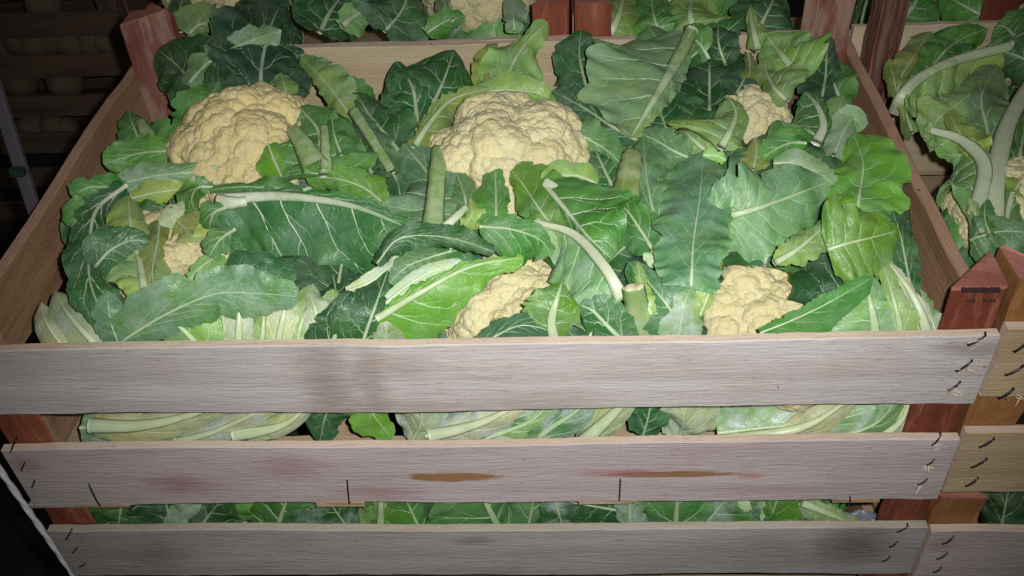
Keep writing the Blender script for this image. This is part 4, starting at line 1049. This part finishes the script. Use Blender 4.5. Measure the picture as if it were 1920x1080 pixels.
# ------------------------------------------------------------------ front row
# left head: white-ribbed leaf sweeping right
Lf(Dd, [(412, 374, 3.2), (530, 368, 3.8), (660, 386, 3.6), (778, 432, 2.4)], [8, 14, 16, 14, 5], [40, 150, 178, 118, 14], 'D', rib=13, nveins=6, fl=20, fr=-4, curl=10, slant=0.38, white=True, puck=1.3)
stalk(Dd, [(408, 378, 3.7), (430, 380, 3.8), (462, 378, 3.7)], 15, 9, 'P', 0.3)
Lf(Dd, [(420, 390, 3.6), (400, 400, 3.9), (392, 430, 3.7)], [8, 16, 14, 4], [10, 20, 16, 5], 'M', rib=4, nveins=4, ruf=1.8)
Lf(Dd, [(440, 430, 3.9), (412, 450, 4.1), (392, 480, 3.8)], [8, 22, 20, 5], [8, 20, 20, 5], 'G', rib=4, nveins=4)
Lf(Dd, [(400, 350, 2.6), (370, 352, 3.1), (360, 380, 3.0), (384, 420, 2.6)], [6, 14, 14, 10, 4], [6, 18, 22, 16, 4], 'M', rib=3, nveins=4, ruf=2)
Lf(Dd, [(566, 356, 2.2), (510, 352, 2.8), (450, 350, 2.9), (392, 356, 2.4)], [8, 14, 14, 12, 4], [8, 14, 16, 12, 4], 'M', rib=2, nveins=7, ruf=2.4)
Lf(Dd, [(215, 648, 1.4), (305, 592, 2.9), (400, 552, 3.6), (478, 550, 3.8), (560, 556, 3.2)], [36, 52, 42, 36, 8], [16, 34, 40, 32, 8], 'G', rib=3, nveins=9, fl=10, fr=10, curl=18, wax=0.4, ruf=1.5)
Lf(Dd, [(236, 348, 2.8), (182, 392, 3.5), (168, 460, 3.8), (172, 540, 3.6), (224, 642, 1.6)], [12, 36, 44, 44, 12], [10, 24, 30, 30, 8], 'D', rib=5, nveins=8, fl=26, fr=8, white=True, slant=0.25)
Lf(Dd, [(178, 500, 4.2), (206, 470, 4.5), (242, 452, 4.6), (280, 452, 4.0)], [10, 36, 36, 24, 5], [14, 52, 60, 36, 6], 'D', rib=3, nveins=5, fl=8, fr=8)
Lf(Dd, [(222, 640, 2.4), (208, 600, 3.0), (200, 545, 3.4)], [10, 24, 24, 6], [10, 22, 22, 6], 'G', rib=2, nveins=5, wax=0.3)
Lf(Dd, [(272, 550, 2.6), (262, 490, 3.3), (246, 430, 3.7), (240, 366, 3.4)], [16, 46, 50, 48, 22], [16, 46, 48, 40, 18], (0.30, 0.47, 0.17), rib=8, nveins=5, fl=6, fr=22, slant=0.2)
Lf(Dd, [(196, 372, 2.6), (176, 386, 3.0), (150, 400, 3.0), (134, 425, 2.6)], [6, 20, 20, 14, 4], [8, 26, 30, 22, 5], 'M', rib=3, nveins=5, ruf=1.8)
Lf(Dd, [(238, 352, 2.2), (200, 350, 2.7), (162, 352, 2.8), (138, 372, 2.4)], [8, 22, 22, 16, 4], [8, 20, 24, 18, 5], 'M', rib=3, nveins=5, ruf=2)
Lf(Dd, [(244, 372, 2.2), (285, 362, 2.7), (325, 356, 2.7), (362, 348, 2.2)], [8, 18, 16, 12, 3], [8, 14, 14, 10, 3], 'Y', rib=3, nveins=6)
Lf(Dd, [(380, 385, 2.2), (338, 398, 2.8), (300, 420, 2.8)], [6, 14, 14, 6], [6, 16, 18, 6], 'P', rib=4, nveins=4)
Lf(Dd, [(322, 400, 1.8), (345, 425, 2.6), (362, 442, 2.7), (404, 432, 2.4)], [12, 34, 28, 22, 6], [8, 22, 14, 5, 3], 'Y', rib=3, nveins=5)
Lf(Dd, [(300, 400, 2.2), (296, 450, 3.0), (286, 510, 3.0), (296, 552, 2.2)], [6, 14, 8, 4, 3], [8, 24, 26, 20, 5], 'YL', rib=3, nveins=5)
Lf(Dd, [(420, 474, 2.2), (382, 496, 2.8), (358, 522, 2.8), (346, 560, 2.2)], [10, 24, 22, 14, 4], [8, 14, 10, 6, 3], 'L', rib=3, nveins=5)
# wrapper at the far left and the ribs under the folded leaf
Lf(Dd, [(240, 700, -1.8), (176, 640, -0.2), (128, 586, 0.2), (104, 545, -0.4)], [34, 66, 66, 44, 20], [30, 54, 60, 46, 20], 'P', rib=10, nveins=4, wax=0.6, fl=16, fr=20, curl=50, ser=0.15, ruf=0.4, puck=0.5)
Lf(Dd, [(150, 690, -1.8), (112, 640, -0.8), (86, 600, -0.6), (78, 566, -1.0)], [16, 34, 36, 26, 10], [20, 40, 40, 30, 10], 'P', rib=5, nveins=3, wax=0.5, fl=30, fr=20, curl=50, ser=0.15, ruf=0.4, puck=0.4)
Lf(Dd, [(420, 700, -0.8), (372, 645, 0.6), (335, 608, 1.2), (305, 580, 1.2)], [26, 58, 60, 40, 8], [26, 52, 54, 36, 8], 'L', rib=9, nveins=4, wax=0.3)
for (xa, xb, xc, r_, c_, w_, hh) in ((416, 424, 408, 9, 'L', 34, 0.2), (452, 448, 452, 13, 'P', 22, 0.8), (478, 492, 500, 8, 'L', 40, 0.1), (520, 524, 545, 11, 'P', 26, 0.6), (566, 560, 588, 7, 'L', 30, 0.0)):
    Lf(Dd, [(xa, 690, hh-2.0), (xb, 630, hh-0.2), ((xb+xc)/2, 580, hh+0.6), (xc, 530, hh+0.6)], [w_*0.6, w_*0.9, w_, w_*0.9, w_*0.4], [w_*0.6, w_, w_*1.1, w_*0.9, w_*0.4], c_, rib=r_*0.8, nveins=4, wax=0.45, fl=30, fr=22, ser=0.4)
Lf(Dd, [(590, 690, -1.4), (600, 630, 0.2), (592, 580, 1.0), (578, 545, 1.0)], [16, 28, 26, 22, 6], [16, 30, 30, 22, 6], 'P', rib=9, nveins=4, wax=0.6, fl=25, fr=25)
Lf(Dd, [(640, 640, -0.6), (628, 590, 0.4), (624, 540, 0.8)], [16, 26, 24, 8], [16, 24, 20, 8], 'L', rib=6, nveins=5, wax=0.5)
# centre front
Lf(Ee, [(612, 690, -1.0), (628, 630, 0.8), (660, 580, 1.5), (700, 545, 1.6)], [18, 44, 40, 26, 6], [18, 46, 50, 36, 8], 'DD', rib=6, nveins=5)
Lf(Ee, [(672, 690, -0.8), (684, 630, 1.2), (705, 570, 1.9), (735, 485, 1.8)], [18, 44, 46, 34, 8], [14, 36, 36, 20, 5], 'D', rib=5, nveins=5, slant=0.25)
Lf(Ee, [(650, 545, 1.2), (690, 530, 1.8), (724, 505, 2.2), (748, 480, 2.2)], [6, 14, 14, 10, 3], [8, 18, 16, 10, 3], 'P', rib=4, nveins=4, wax=0.95, ser=0.3)
Lf(Ee, [(706, 494, 2.8), (752, 446, 3.6), (842, 446, 3.8), (928, 472, 3.0)], [10, 20, 22, 18, 4], [10, 24, 28, 18, 5], 'D', rib=2, nveins=8, ruf=2.2, fl=20, fr=24)
Lf(Ee, [(846, 470, 2.4), (800, 484, 2.8), (762, 500, 2.8), (730, 530, 2.2)], [6, 18, 24, 18, 4], [6, 18, 20, 14, 4], 'G', rib=2, nveins=7, puck=2.0, wax=0.2)
Lf(Ee, [(720, 570, 1.4), (770, 530, 2.1), (820, 504, 2.5), (868, 490, 2.6)], [8, 14, 14, 12, 4], [8, 16, 16, 12, 4], 'P', rib=4, nveins=5, wax=1.0, ser=0.3)
Lf(Ee, [(706, 596, 1.8), (792, 546, 3.2), (884, 500, 3.8), (982, 482, 3.4)], [8, 14, 14, 10, 3], [46, 84, 58, 30, 4], 'B', rib=8, nveins=6, fl=26, fr=5, curl=16, slant=0.35)
Lf(Ee, [(715, 700, 0.4), (722, 640, 1.4), (726, 600, 1.8)], [10, 20, 18, 6], [12, 34, 32, 10], 'GL', rib=3, nveins=4, wax=1.0)
Lf(Ee, [(900, 424, 3.0), (960, 430, 3.5), (1010, 448, 3.5), (1034, 476, 3.0)], [8, 18, 22, 16, 4], [14, 48, 50, 30, 6], 'M', rib=3, nveins=6, fr=12, wax=0.3)
Lf(Ee, [(1008, 418, 3.7), (1072, 438, 4.1), (1128, 494, 4.1), (1168, 560, 3.0)], [4, 7, 8, 8, 4], [24, 62, 88, 72, 16], 'GL', rib=10, nveins=6, fl=26, fr=8, slant=0.3, wax=0.3)
stalk(Ee, [(1002, 416, 3.9), (1074, 438, 4.25), (1132, 498, 4.25), (1166, 556, 3.2)], 5, 13, 'P', 0.15, cut=False, flat=0.35)
Lf(Ee, [(1040, 640, 1.0), (1034, 600, 2.8), (1044, 560, 3.3), (1054, 528, 3.2)], [20, 46, 46, 34, 10], [16, 48, 54, 42, 10], 'B', rib=13, nveins=4, slant=0.25, fl=16, fr=14)

Lf(Ee, [(870, 668, 0.4), (930, 628, 2.0), (980, 608, 2.4), (1040, 620, 2.0)], [10, 24, 24, 16, 4], [14, 30, 30, 22, 5], 'DD', rib=3, nveins=6)
Lf(Ee, [(1180, 650, 0.6), (1140, 610, 1.8), (1110, 580, 2.2), (1085, 570, 2.0)], [18, 40, 34, 24, 6], [18, 44, 46, 34, 8], 'D', rib=6, nveins=4, wax=0.3)
stalk(Ee, [(1188, 538, 1.2), (1196, 585, 0.6), (1206, 670, 0.0)], 20, 26, 'L', 0.12, ref=('y', 0.020))
Lf(Ff, [(1280, 660, 0.6), (1262, 590, 2.0), (1226, 540, 2.5), (1178, 490, 2.4)], [18, 46, 48, 34, 8], [14, 38, 36, 24, 6], 'D', rib=4, nveins=5, wax=0.3)
Lf(Ff, [(1222, 590, 2.0), (1204, 545, 2.6), (1196, 490, 2.8)], [6, 12, 12, 4], [6, 14, 12, 4], 'L', rib=4, nveins=4)
Lf(Ff, [(1262, 690, 0.2), (1274, 620, 2.0), (1284, 565, 2.8), (1300, 530, 2.8)], [14, 34, 30, 20, 5], [12, 34, 30, 18, 5], 'GL', rib=3, nveins=6, wax=0.9)
Lf(Ff, [(1312, 590, 2.4), (1326, 556, 2.9), (1340, 520, 3.1), (1352, 478, 3.0)], [10, 18, 16, 12, 4], [3, 7, 8, 6, 3], 'YL', rib=2, nveins=5)
Lf(Ff, [(1210, 490, 1.4), (1232, 470, 1.8), (1246, 440, 1.8)], [6, 10, 9, 3], [10, 18, 16, 5], 'P', rib=3, nveins=3, wax=0.4)
# right wrapper with pale ribs
Lf(Ff, [(1640, 690, -0.6), (1640, 620, 1.0), (1632, 570, 1.8), (1618, 510, 2.0)], [50, 96, 100, 60, 12], [20, 34, 34, 26, 6], 'GL', rib=13, nveins=4, fl=12, fr=20, wax=0.4, slant=0.3)
Lf(Ff, [(1690, 690, -0.8), (1686, 610, 0.8), (1672, 550, 1.6), (1655, 492, 1.8)], [12, 20, 20, 14, 4], [12, 26, 26, 16, 4], 'L', rib=8, nveins=4, wax=0.3)
Lf(Ff, [(1748, 690, -1.0), (1734, 610, 0.6), (1708, 548, 1.5), (1664, 488, 1.9)], [14, 26, 26, 16, 4], [12, 20, 18, 12, 4], 'P', rib=14, nveins=4, wax=0.5, fl=24, fr=30)
Lf(Ff, [(1770, 680, -2.2), (1752, 610, -1.2), (1730, 560, -0.6), (1705, 520, -0.4)], [12, 24, 26, 16, 5], [10, 16, 16, 10, 4], 'GL', rib=3, nveins=5, wax=0.7)

# seen through the gap between the two front planks: broad pale leaf bases
G1 = ('y', 0.020)
gk = dict(ref=G1, lim='low', ser=0.25, ruf=0.5)
Lf(Dd, [(150, 800, -1.2), (300, 800, -0.6), (440, 780, -0.6), (600, 730, -1.0)], [40, 70, 70, 60, 30], [30, 34, 34, 30, 16], 'GL', rib=4, nveins=5, wax=0.8, fl=15, fr=15, **gk)
Lf(Dd, [(172, 796, 0.2), (260, 796, 0.6), (350, 778, 0.6), (470, 735, 0.0)], [26, 40, 42, 34, 14], [20, 32, 32, 26, 10], (0.42, 0.50, 0.26), rib=16, nveins=3, wax=0.45, fl=30, fr=30, **gk)
Lf(Dd, [(330, 826, 0.4), (400, 808, 0.8), (470, 776, 0.8), (540, 735, 0.4)], [10, 18, 20, 16, 6], [14, 24, 26, 20, 8], 'P', rib=8, nveins=3, wax=1.0, fl=30, fr=30, **gk)
Lf(Dd, [(440, 812, 0.6), (490, 806, 1.0), (540, 790, 1.0), (592, 745, 0.4)], [16, 34, 40, 34, 12], [10, 18, 22, 20, 8], (0.42, 0.50, 0.26), rib=15, nveins=3, wax=0.9, fl=30, fr=40, **gk)
Lf(Ee, [(660, 700, 0.2), (690, 760, 0.5), (735, 822, 0.2)], [18, 46, 24, 6], [20, 40, 38, 6], 'B', rib=3, nveins=4, ref=G1, lim='low', seed=5)
Lf(Ee, [(640, 720, -0.4), (612, 775, -0.2), (600, 830, -0.4)], [24, 40, 34, 14], [24, 40, 34, 14], 'D', rib=3, nveins=4, ref=G1, lim='low')
Lf(Ee, [(770, 830, -1.4), (790, 790, -1.0), (790, 740, -1.0)], [24, 44, 40, 14], [24, 44, 40, 14], 'P', rib=5, nveins=4, wax=0.5, ref=G1, lim='low')
Lf(Ee, [(800, 815, -0.4), (900, 795, 0.0), (1000, 770, 0.0), (1100, 715, -0.6)], [50, 66, 66, 54, 20], [30, 44, 46, 40, 18], 'G', rib=4, nveins=5, wax=1.0, fl=15, fr=15, **gk)
Lf(Ee, [(808, 814, 0.4), (870, 800, 0.9), (930, 778, 0.9), (1010, 730, 0.3)], [16, 28, 30, 24, 10], [14, 24, 28, 24, 10], 'P', rib=14, nveins=3, wax=1.0, fl=30, fr=30, **gk)
Lf(Ee, [(900, 822, 0.4), (950, 806, 0.7), (1000, 784, 0.7), (1040, 740, 0.2)], [12, 20, 22, 16, 8], [12, 24, 26, 20, 8], 'L', rib=6, nveins=4, wax=0.5, fl=30, fr=30, **gk)
Lf(Ee, [(990, 835, 0.6), (1030, 802, 1.0), (1078, 770, 1.0), (1130, 720, 0.4)], [16, 30, 32, 24, 10], [14, 30, 34, 26, 10], 'G', rib=8, nveins=3, wax=1.0, fl=30, fr=30, **gk)
Lf(Ee, [(1080, 838, 0.8), (1126, 796, 1.3), (1166, 756, 1.2), (1196, 710, 0.6)], [18, 34, 38, 30, 12], [14, 26, 28, 24, 10], (0.42, 0.50, 0.26), rib=18, nveins=3, wax=0.5, fl=30, fr=34, **gk)
Lf(Ee, [(1205, 815, -0.6), (1215, 780, -0.3), (1222, 735, -0.4)], [20, 34, 30, 12], [20, 34, 30, 12], 'D', rib=3, nveins=4, ref=G1, lim='low')
Lf(Ff, [(1270, 830, -1.2), (1282, 785, -0.9), (1270, 735, -0.9)], [26, 56, 50, 18], [26, 56, 50, 18], 'P', rib=5, nveins=4, wax=0.5, ref=G1, lim='low', ruf=2)
Lf(Ff, [(1345, 812, -0.2), (1450, 800, 0.2), (1560, 790, 0.2), (1720, 740, -0.6)], [44, 62, 64, 60, 24], [24, 30, 32, 34, 16], 'GL', rib=4, nveins=6, wax=1.0, fl=15, fr=15, **gk)
Lf(Ff, [(1362, 826, 0.5), (1460, 812, 0.9), (1530, 790, 0.9), (1610, 735, 0.4)], [14, 26, 28, 24, 10], [12, 22, 26, 24, 10], (0.48, 0.54, 0.24), rib=15, nveins=3, wax=0.35, fl=30, fr=30, **gk)
Lf(Ff, [(1540, 830, 0.7), (1600, 812, 1.1), (1650, 788, 1.0), (1690, 735, 0.4)], [16, 32, 36, 30, 12], [12, 22, 26, 24, 10], 'GL', rib=5, nveins=4, wax=1.0, fl=30, fr=34, **gk)
Lf(Ff, [(1610, 832, 0.9), (1662, 812, 1.3), (1694, 784, 1.1), (1712, 735, 0.5)], [10, 18, 20, 18, 8], [10, 16, 18, 16, 8], 'P', rib=11, nveins=3, wax=0.9, fl=34, fr=40, **gk)

# ------------------------------------------------------------------ crate below: heads hidden, leaves in the slot
LOW = []
for k, (px, lab) in enumerate(((430, 'cauliflower in the lower crate on the left, its dark leaves seen through the slot'),
                               (930, 'cauliflower in the lower crate in the middle, leaves seen through the slot'),
                               (1400, 'cauliflower in the lower crate on the right, torn leaves seen through the slot'))):
    c = at(px, 965, 'y', 0.10); c = np.array([c[0], 0.10, -0.23])
    o = empty('cauliflower', (c[0], c[1], -0.318), lab, 'cauliflower', 'cauliflowers in the crates'); CAULI['K%d' % k] = o
    curd(o, c, 0.058, seed=30+k)
    stump(o, c, -0.318); LOW.append(o)
G2 = ('y', 0.022)
K1, K2, K3 = LOW
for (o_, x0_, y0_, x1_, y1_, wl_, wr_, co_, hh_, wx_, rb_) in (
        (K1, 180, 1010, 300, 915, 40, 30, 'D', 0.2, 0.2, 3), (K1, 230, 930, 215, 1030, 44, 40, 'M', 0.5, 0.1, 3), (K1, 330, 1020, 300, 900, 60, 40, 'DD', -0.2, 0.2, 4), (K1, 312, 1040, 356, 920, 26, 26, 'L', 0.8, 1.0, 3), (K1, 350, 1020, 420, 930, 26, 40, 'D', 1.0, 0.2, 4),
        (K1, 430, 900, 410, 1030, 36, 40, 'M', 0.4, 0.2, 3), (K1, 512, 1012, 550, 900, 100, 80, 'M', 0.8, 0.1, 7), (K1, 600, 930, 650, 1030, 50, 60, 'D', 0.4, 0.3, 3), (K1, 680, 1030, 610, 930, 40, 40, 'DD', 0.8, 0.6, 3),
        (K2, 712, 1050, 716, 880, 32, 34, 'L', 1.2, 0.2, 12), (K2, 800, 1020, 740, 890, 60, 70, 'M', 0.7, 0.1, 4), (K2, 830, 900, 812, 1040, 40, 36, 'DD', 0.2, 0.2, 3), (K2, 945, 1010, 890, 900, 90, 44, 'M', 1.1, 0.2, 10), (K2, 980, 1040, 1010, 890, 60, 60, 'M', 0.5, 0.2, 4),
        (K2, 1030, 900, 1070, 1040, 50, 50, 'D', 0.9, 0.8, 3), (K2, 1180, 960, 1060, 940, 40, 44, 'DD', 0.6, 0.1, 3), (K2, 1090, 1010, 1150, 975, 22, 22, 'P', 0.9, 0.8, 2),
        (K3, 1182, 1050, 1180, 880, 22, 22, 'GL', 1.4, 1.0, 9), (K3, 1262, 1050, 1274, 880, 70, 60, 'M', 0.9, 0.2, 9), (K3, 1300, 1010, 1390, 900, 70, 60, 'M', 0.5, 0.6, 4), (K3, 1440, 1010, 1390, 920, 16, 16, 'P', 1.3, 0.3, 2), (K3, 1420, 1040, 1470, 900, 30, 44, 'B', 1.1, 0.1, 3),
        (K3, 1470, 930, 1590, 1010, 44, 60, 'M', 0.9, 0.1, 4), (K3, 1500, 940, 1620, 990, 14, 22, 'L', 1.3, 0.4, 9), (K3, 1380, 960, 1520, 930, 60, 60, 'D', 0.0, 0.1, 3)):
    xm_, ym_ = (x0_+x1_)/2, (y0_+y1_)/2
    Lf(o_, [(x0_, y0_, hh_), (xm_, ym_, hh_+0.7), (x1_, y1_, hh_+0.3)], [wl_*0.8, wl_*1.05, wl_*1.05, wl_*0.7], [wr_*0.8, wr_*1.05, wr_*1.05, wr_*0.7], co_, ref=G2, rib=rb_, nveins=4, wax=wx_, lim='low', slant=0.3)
fo = mesh_obj('plastic_film', [at(1580+i*16, 958+j*10+4*math.sin(i*2.1+j), 'y', 0.03+0.004*math.sin(i*1.7+j*2)) for j in range(4) for i in range(5)],
              np.array([[j*5+i, j*5+i+1, (j+1)*5+i+1, (j+1)*5+i] for j in range(3) for i in range(4)]), M_PLASTIC)
fo['label'] = 'crumpled scrap of clear plastic film in the slot of the lower crate, right end'; fo['category'] = 'plastic film'
md = fo.modifiers.new('thickness', 'SOLIDIFY'); md.thickness = 0.0008

# ------------------------------------------------------------------ right hand crate
Rr = cauli('Rr', 'cauliflower in the right hand crate, thick pale stalks and limp leaves', 1925, 425, -5.0, 0.050, lim='right', ztop=-0.02, wrapcol=('D', 'M'))
Rr2 = cauli('Rs', 'cauliflower at the back of the right hand crate, cut off by the picture edge', 1990, 110, -6.0, 0.055, lim='right', ztop=-0.02, wrapcol=('D', 'M'))
kw = dict(lim='right')
Lf(Rr, [(1668, 190, -0.6), (1690, 140, 0.0), (1720, 95, 0.4), (1742, 52, 0.4)], [10, 24, 26, 22, 6], [10, 30, 36, 30, 8], 'YL', rib=3, nveins=5, wax=0.1, **kw)
Lf(Rr, [(1672, 205, -0.2), (1670, 150, 0.2), (1664, 110, 0.2)], [10, 20, 18, 6], [14, 36, 34, 10], 'YL', rib=2, nveins=4, **kw)
Lf(Rr, [(1690, 200, 0.4), (1750, 120, 1.0), (1790, 80, 1.2), (1850, 50, 1.0)], [8, 22, 30, 24, 6], [10, 34, 40, 34, 8], 'M', rib=4, nveins=6, **kw)
Lf(Rr, [(1780, 90, 0.4), (1782, 60, 0.8), (1800, 24, 0.8)], [14, 36, 34, 10], [14, 36, 34, 10], 'D', rib=4, nveins=5, **kw)
Lf(Rr, [(1895, 86, 2.0), (1800, 112, 2.4), (1730, 145, 2.4), (1672, 195, 1.4)], [20, 60, 74, 56, 10], [4, 8, 8, 8, 4], 'L', rib=11, nveins=6, fl=8, fr=26, wax=0.2, slant=0.3, **kw)
stalk(Rr, [(1895, 85, 2.3), (1800, 110, 2.7), (1730, 143, 2.7), (1692, 180, 1.4), (1678, 212, -2.5)], 7, 12, 'P', 0.1, flat=0.35)
Lf(Rr, [(1720, 262, 0.6), (1760, 220, 1.4), (1800, 190, 1.8), (1850, 150, 1.6)], [12, 34, 36, 28, 8], [14, 50, 56, 40, 8], 'L', rib=3, nveins=6, wax=0.3, **kw)
Lf(Rr, [(1860, 300, 1.0), (1850, 240, 1.8), (1840, 180, 2.0), (1870, 120, 1.6)], [18, 60, 64, 44, 10], [16, 44, 50, 40, 10], 'GL', rib=5, nveins=6, wax=0.2, **kw)
Lf(Rr, [(1690, 250, -0.6), (1680, 220, -0.4), (1700, 190, -0.2)], [12, 30, 26, 8], [12, 30, 30, 8], 'L', rib=3, nveins=4, **kw)
Lf(Rr, [(1760, 268, 1.4), (1745, 250, 1.6), (1720, 240, 1.6)], [6, 16, 14, 4], [6, 18, 14, 4], 'YL', rib=2, nveins=4, ruf=2, **kw)
Lf(Rr, [(1840, 300, 2.4), (1815, 270, 2.8), (1790, 235, 2.8), (1778, 205, 2.4)], [6, 14, 14, 10, 4], [8, 30, 30, 18, 4], 'YL', rib=3, nveins=5, ruf=1.8, **kw)
Lf(Rr, [(1836, 400, 1.8), (1850, 320, 2.7), (1815, 270, 2.8), (1748, 246, 2.2)], [36, 90, 96, 46, 8], [6, 10, 10, 8, 4], 'L', rib=9, nveins=6, fl=10, fr=20, wax=0.2, slant=0.2, white=True, **kw)
stalk(Rr, [(1746, 244, 2.6), (1805, 264, 3.2), (1846, 312, 3.1), (1830, 400, 1.6)], 7, 15, 'P', 0.25, cut=False, flat=0.35)
stalk(Rr, [(1935, 150, 3.2), (1890, 235, 3.2), (1868, 330, 2.6), (1862, 420, 1.0)], 13, 19, 'P', 0.15, flat=0.35)
Lf(Rr, [(1880, 430, 1.0), (1905, 330, 2.2), (1920, 250, 2.4), (1950, 170, 2.0)], [14, 30, 30, 22, 6], [20, 56, 60, 50, 10], 'M', rib=6, nveins=6, **kw)
Lf(Rr, [(1900, 360, 2.6), (1915, 335, 2.9), (1930, 305, 2.8)], [8, 24, 22, 8], [10, 30, 30, 10], 'YL', rib=3, nveins=4, **kw)
Lf(Rr, [(1770, 450, 0.0), (1830, 440, 1.4), (1890, 432, 1.8), (1960, 440, 1.4)], [14, 34, 34, 26, 8], [20, 50, 56, 46, 10], 'G', rib=3, nveins=6, **kw)
Lf(Rr, [(1828, 440, 1.6), (1822, 410, 2.0), (1808, 370, 2.2)], [10, 26, 24, 8], [10, 24, 20, 8], 'L', rib=6, nveins=4, **kw)
Lf(Rr, [(1850, 440, 2.0), (1842, 410, 2.3), (1846, 370, 2.2)], [8, 16, 16, 5], [8, 16, 16, 5], 'M', rib=2, nveins=4, ruf=1.8, **kw)
Lf(Rr2, [(1905, 70, 0.6), (1880, 45, 1.0), (1850, 26, 1.0)], [12, 36, 34, 10], [12, 36, 34, 10], 'M', rib=4, nveins=5, **kw)
Lf(Rr2, [(1960, 140, 0.8), (1920, 110, 1.4), (1870, 92, 1.6)], [14, 40, 40, 10], [14, 44, 40, 12], 'D', rib=4, nveins=5, **kw)
# slot of the crate below right
c = at(1900, 965, 'y', 0.1)
Rl = empty('cauliflower', (c[0], 0.1, -0.32), 'cauliflower in the bottom right crate, dark leaves in its slot', 'cauliflower', 'cauliflowers in the crates')
stump(Rl, (c[0], 0.1, -0.25), -0.32)
for (x, co_) in ((1880, 'DD'), (1915, 'M'), (1960, 'D')):
    Lf(Rl, [(x-10, 1040, 0.0), (x, 970, 0.6), (x+14, 900, 0.3)], [16, 34, 36, 12], [16, 34, 36, 12], co_, ref=G2, rib=4, nveins=4, lim='right')

# ------------------------------------------------------------------ crates behind
H1 = cauli('H1', 'cauliflower behind the central crate at the upper left, tip of its head showing', 415, -20, -4.5, 0.055, lim='back', ztop=-0.02, wrapcol=('D', 'M'))
H2 = cauli('H2', 'cauliflower behind the central crate left of the paired red posts, cut off above', 905, -22, -4.5, 0.055, lim='back', ztop=-0.02, wrapcol=('D', 'M'))
H3 = cauli('H3', 'leafy cauliflower behind the central crate right of the paired red posts', 1310, -50, -6.0, 0.05, lim='back', ztop=-0.01, wrapcol=('L', 'M'))
H4 = cauli('H4', 'leafy cauliflower behind the right hand crate at the top edge', 1760, -50, -6.0, 0.05, lim='back', ztop=-0.01, wrapcol=('M', 'D'))
kb = dict(lim='back')
Lf(H1, [(352, 66, 1.0), (375, 45, 1.8), (405, 45, 2.0), (460, 46, 1.6)], [20, 42, 34, 10, 4], [8, 16, 12, 8, 4], 'L', rib=3, nveins=5, **kb)
Lf(H1, [(340, 60, 0.2), (336, 30, 0.6), (345, -20, 0.6)], [8, 16, 16, 6], [10, 26, 26, 10], 'D', rib=4, nveins=4, **kb)
Lf(H1, [(470, 60, 0.6), (500, 20, 1.2), (530, -20, 1.2)], [14, 40, 40, 12], [14, 50, 46, 14], 'D', rib=4, nveins=5, **kb)
Lf(H1, [(600, 60, 0.2), (620, 20, 0.8), (650, -20, 0.8)], [18, 50, 44, 14], [18, 44, 44, 14], 'D', rib=6, nveins=5, **kb)
Lf(H1, [(640, 50, 0.6), (668, 28, 1.2), (712, 4, 1.2)], [8, 22, 20, 6], [8, 26, 22, 6], 'GL', rib=7, nveins=4, **kb)
Lf(H2, [(720, 60, 0.2), (752, 22, 0.8), (772, -24, 0.8)], [18, 60, 56, 16], [18, 54, 50, 16], 'D', rib=4, nveins=5, wax=0.3, **kb)
Lf(H2, [(800, 62, 1.2), (835, 40, 1.8), (872, 30, 1.6)], [8, 20, 16, 5], [8, 18, 14, 4], 'M', rib=2, nveins=5, **kb)
Lf(H2, [(850, 40, 1.4), (836, 18, 1.8), (830, -14, 1.6)], [8, 20, 18, 6], [8, 16, 12, 5], 'GL', rib=5, nveins=4, wax=0.5, **kb)
Lf(H2, [(965, 60, 1.0), (962, 25, 1.6), (958, -15, 1.4)], [8, 18, 16, 5], [8, 20, 20, 6], 'GL', rib=3, nveins=4, wax=0.6, **kb)
Lf(H3, [(1140, 70, 0.4), (1160, 30, 1.2), (1172, -24, 1.2)], [10, 24, 24, 8], [14, 40, 40, 12], 'L', rib=10, nveins=5, **kb)
Lf(H3, [(1240, 70, 0.4), (1226, 30, 1.0), (1220, -20, 1.0)], [14, 40, 40, 12], [14, 36, 36, 12], 'M', rib=4, nveins=5, **kb)
Lf(H3, [(1300, 60, 0.8), (1294, 20, 1.4), (1300, -20, 1.4)], [14, 34, 34, 12], [18, 64, 66, 20], 'YL', rib=8, nveins=5, **kb)
Lf(H3, [(1420, 60, 0.2), (1440, 20, 0.8), (1460, -20, 0.8)], [18, 50, 50, 14], [18, 60, 50, 14], 'D', rib=5, nveins=5, **kb)
Lf(H4, [(1690, 40, 0.4), (1716, 5, 1.0), (1726, -24, 1.0)], [14, 46, 44, 12], [14, 44, 44, 12], 'M', rib=7, nveins=5, **kb)
Lf(H4, [(1860, 40, 0.4), (1810, 12, 1.0), (1760, -14, 1.0)], [14, 40, 38, 12], [14, 40, 36, 12], 'M', rib=4, nveins=5, **kb)
Lf(H4, [(1672, 30, 0.2), (1668, 5, 0.6), (1672, -24, 0.6)], [10, 24, 22, 8], [10, 24, 22, 8], 'D', rib=4, nveins=4, **kb)
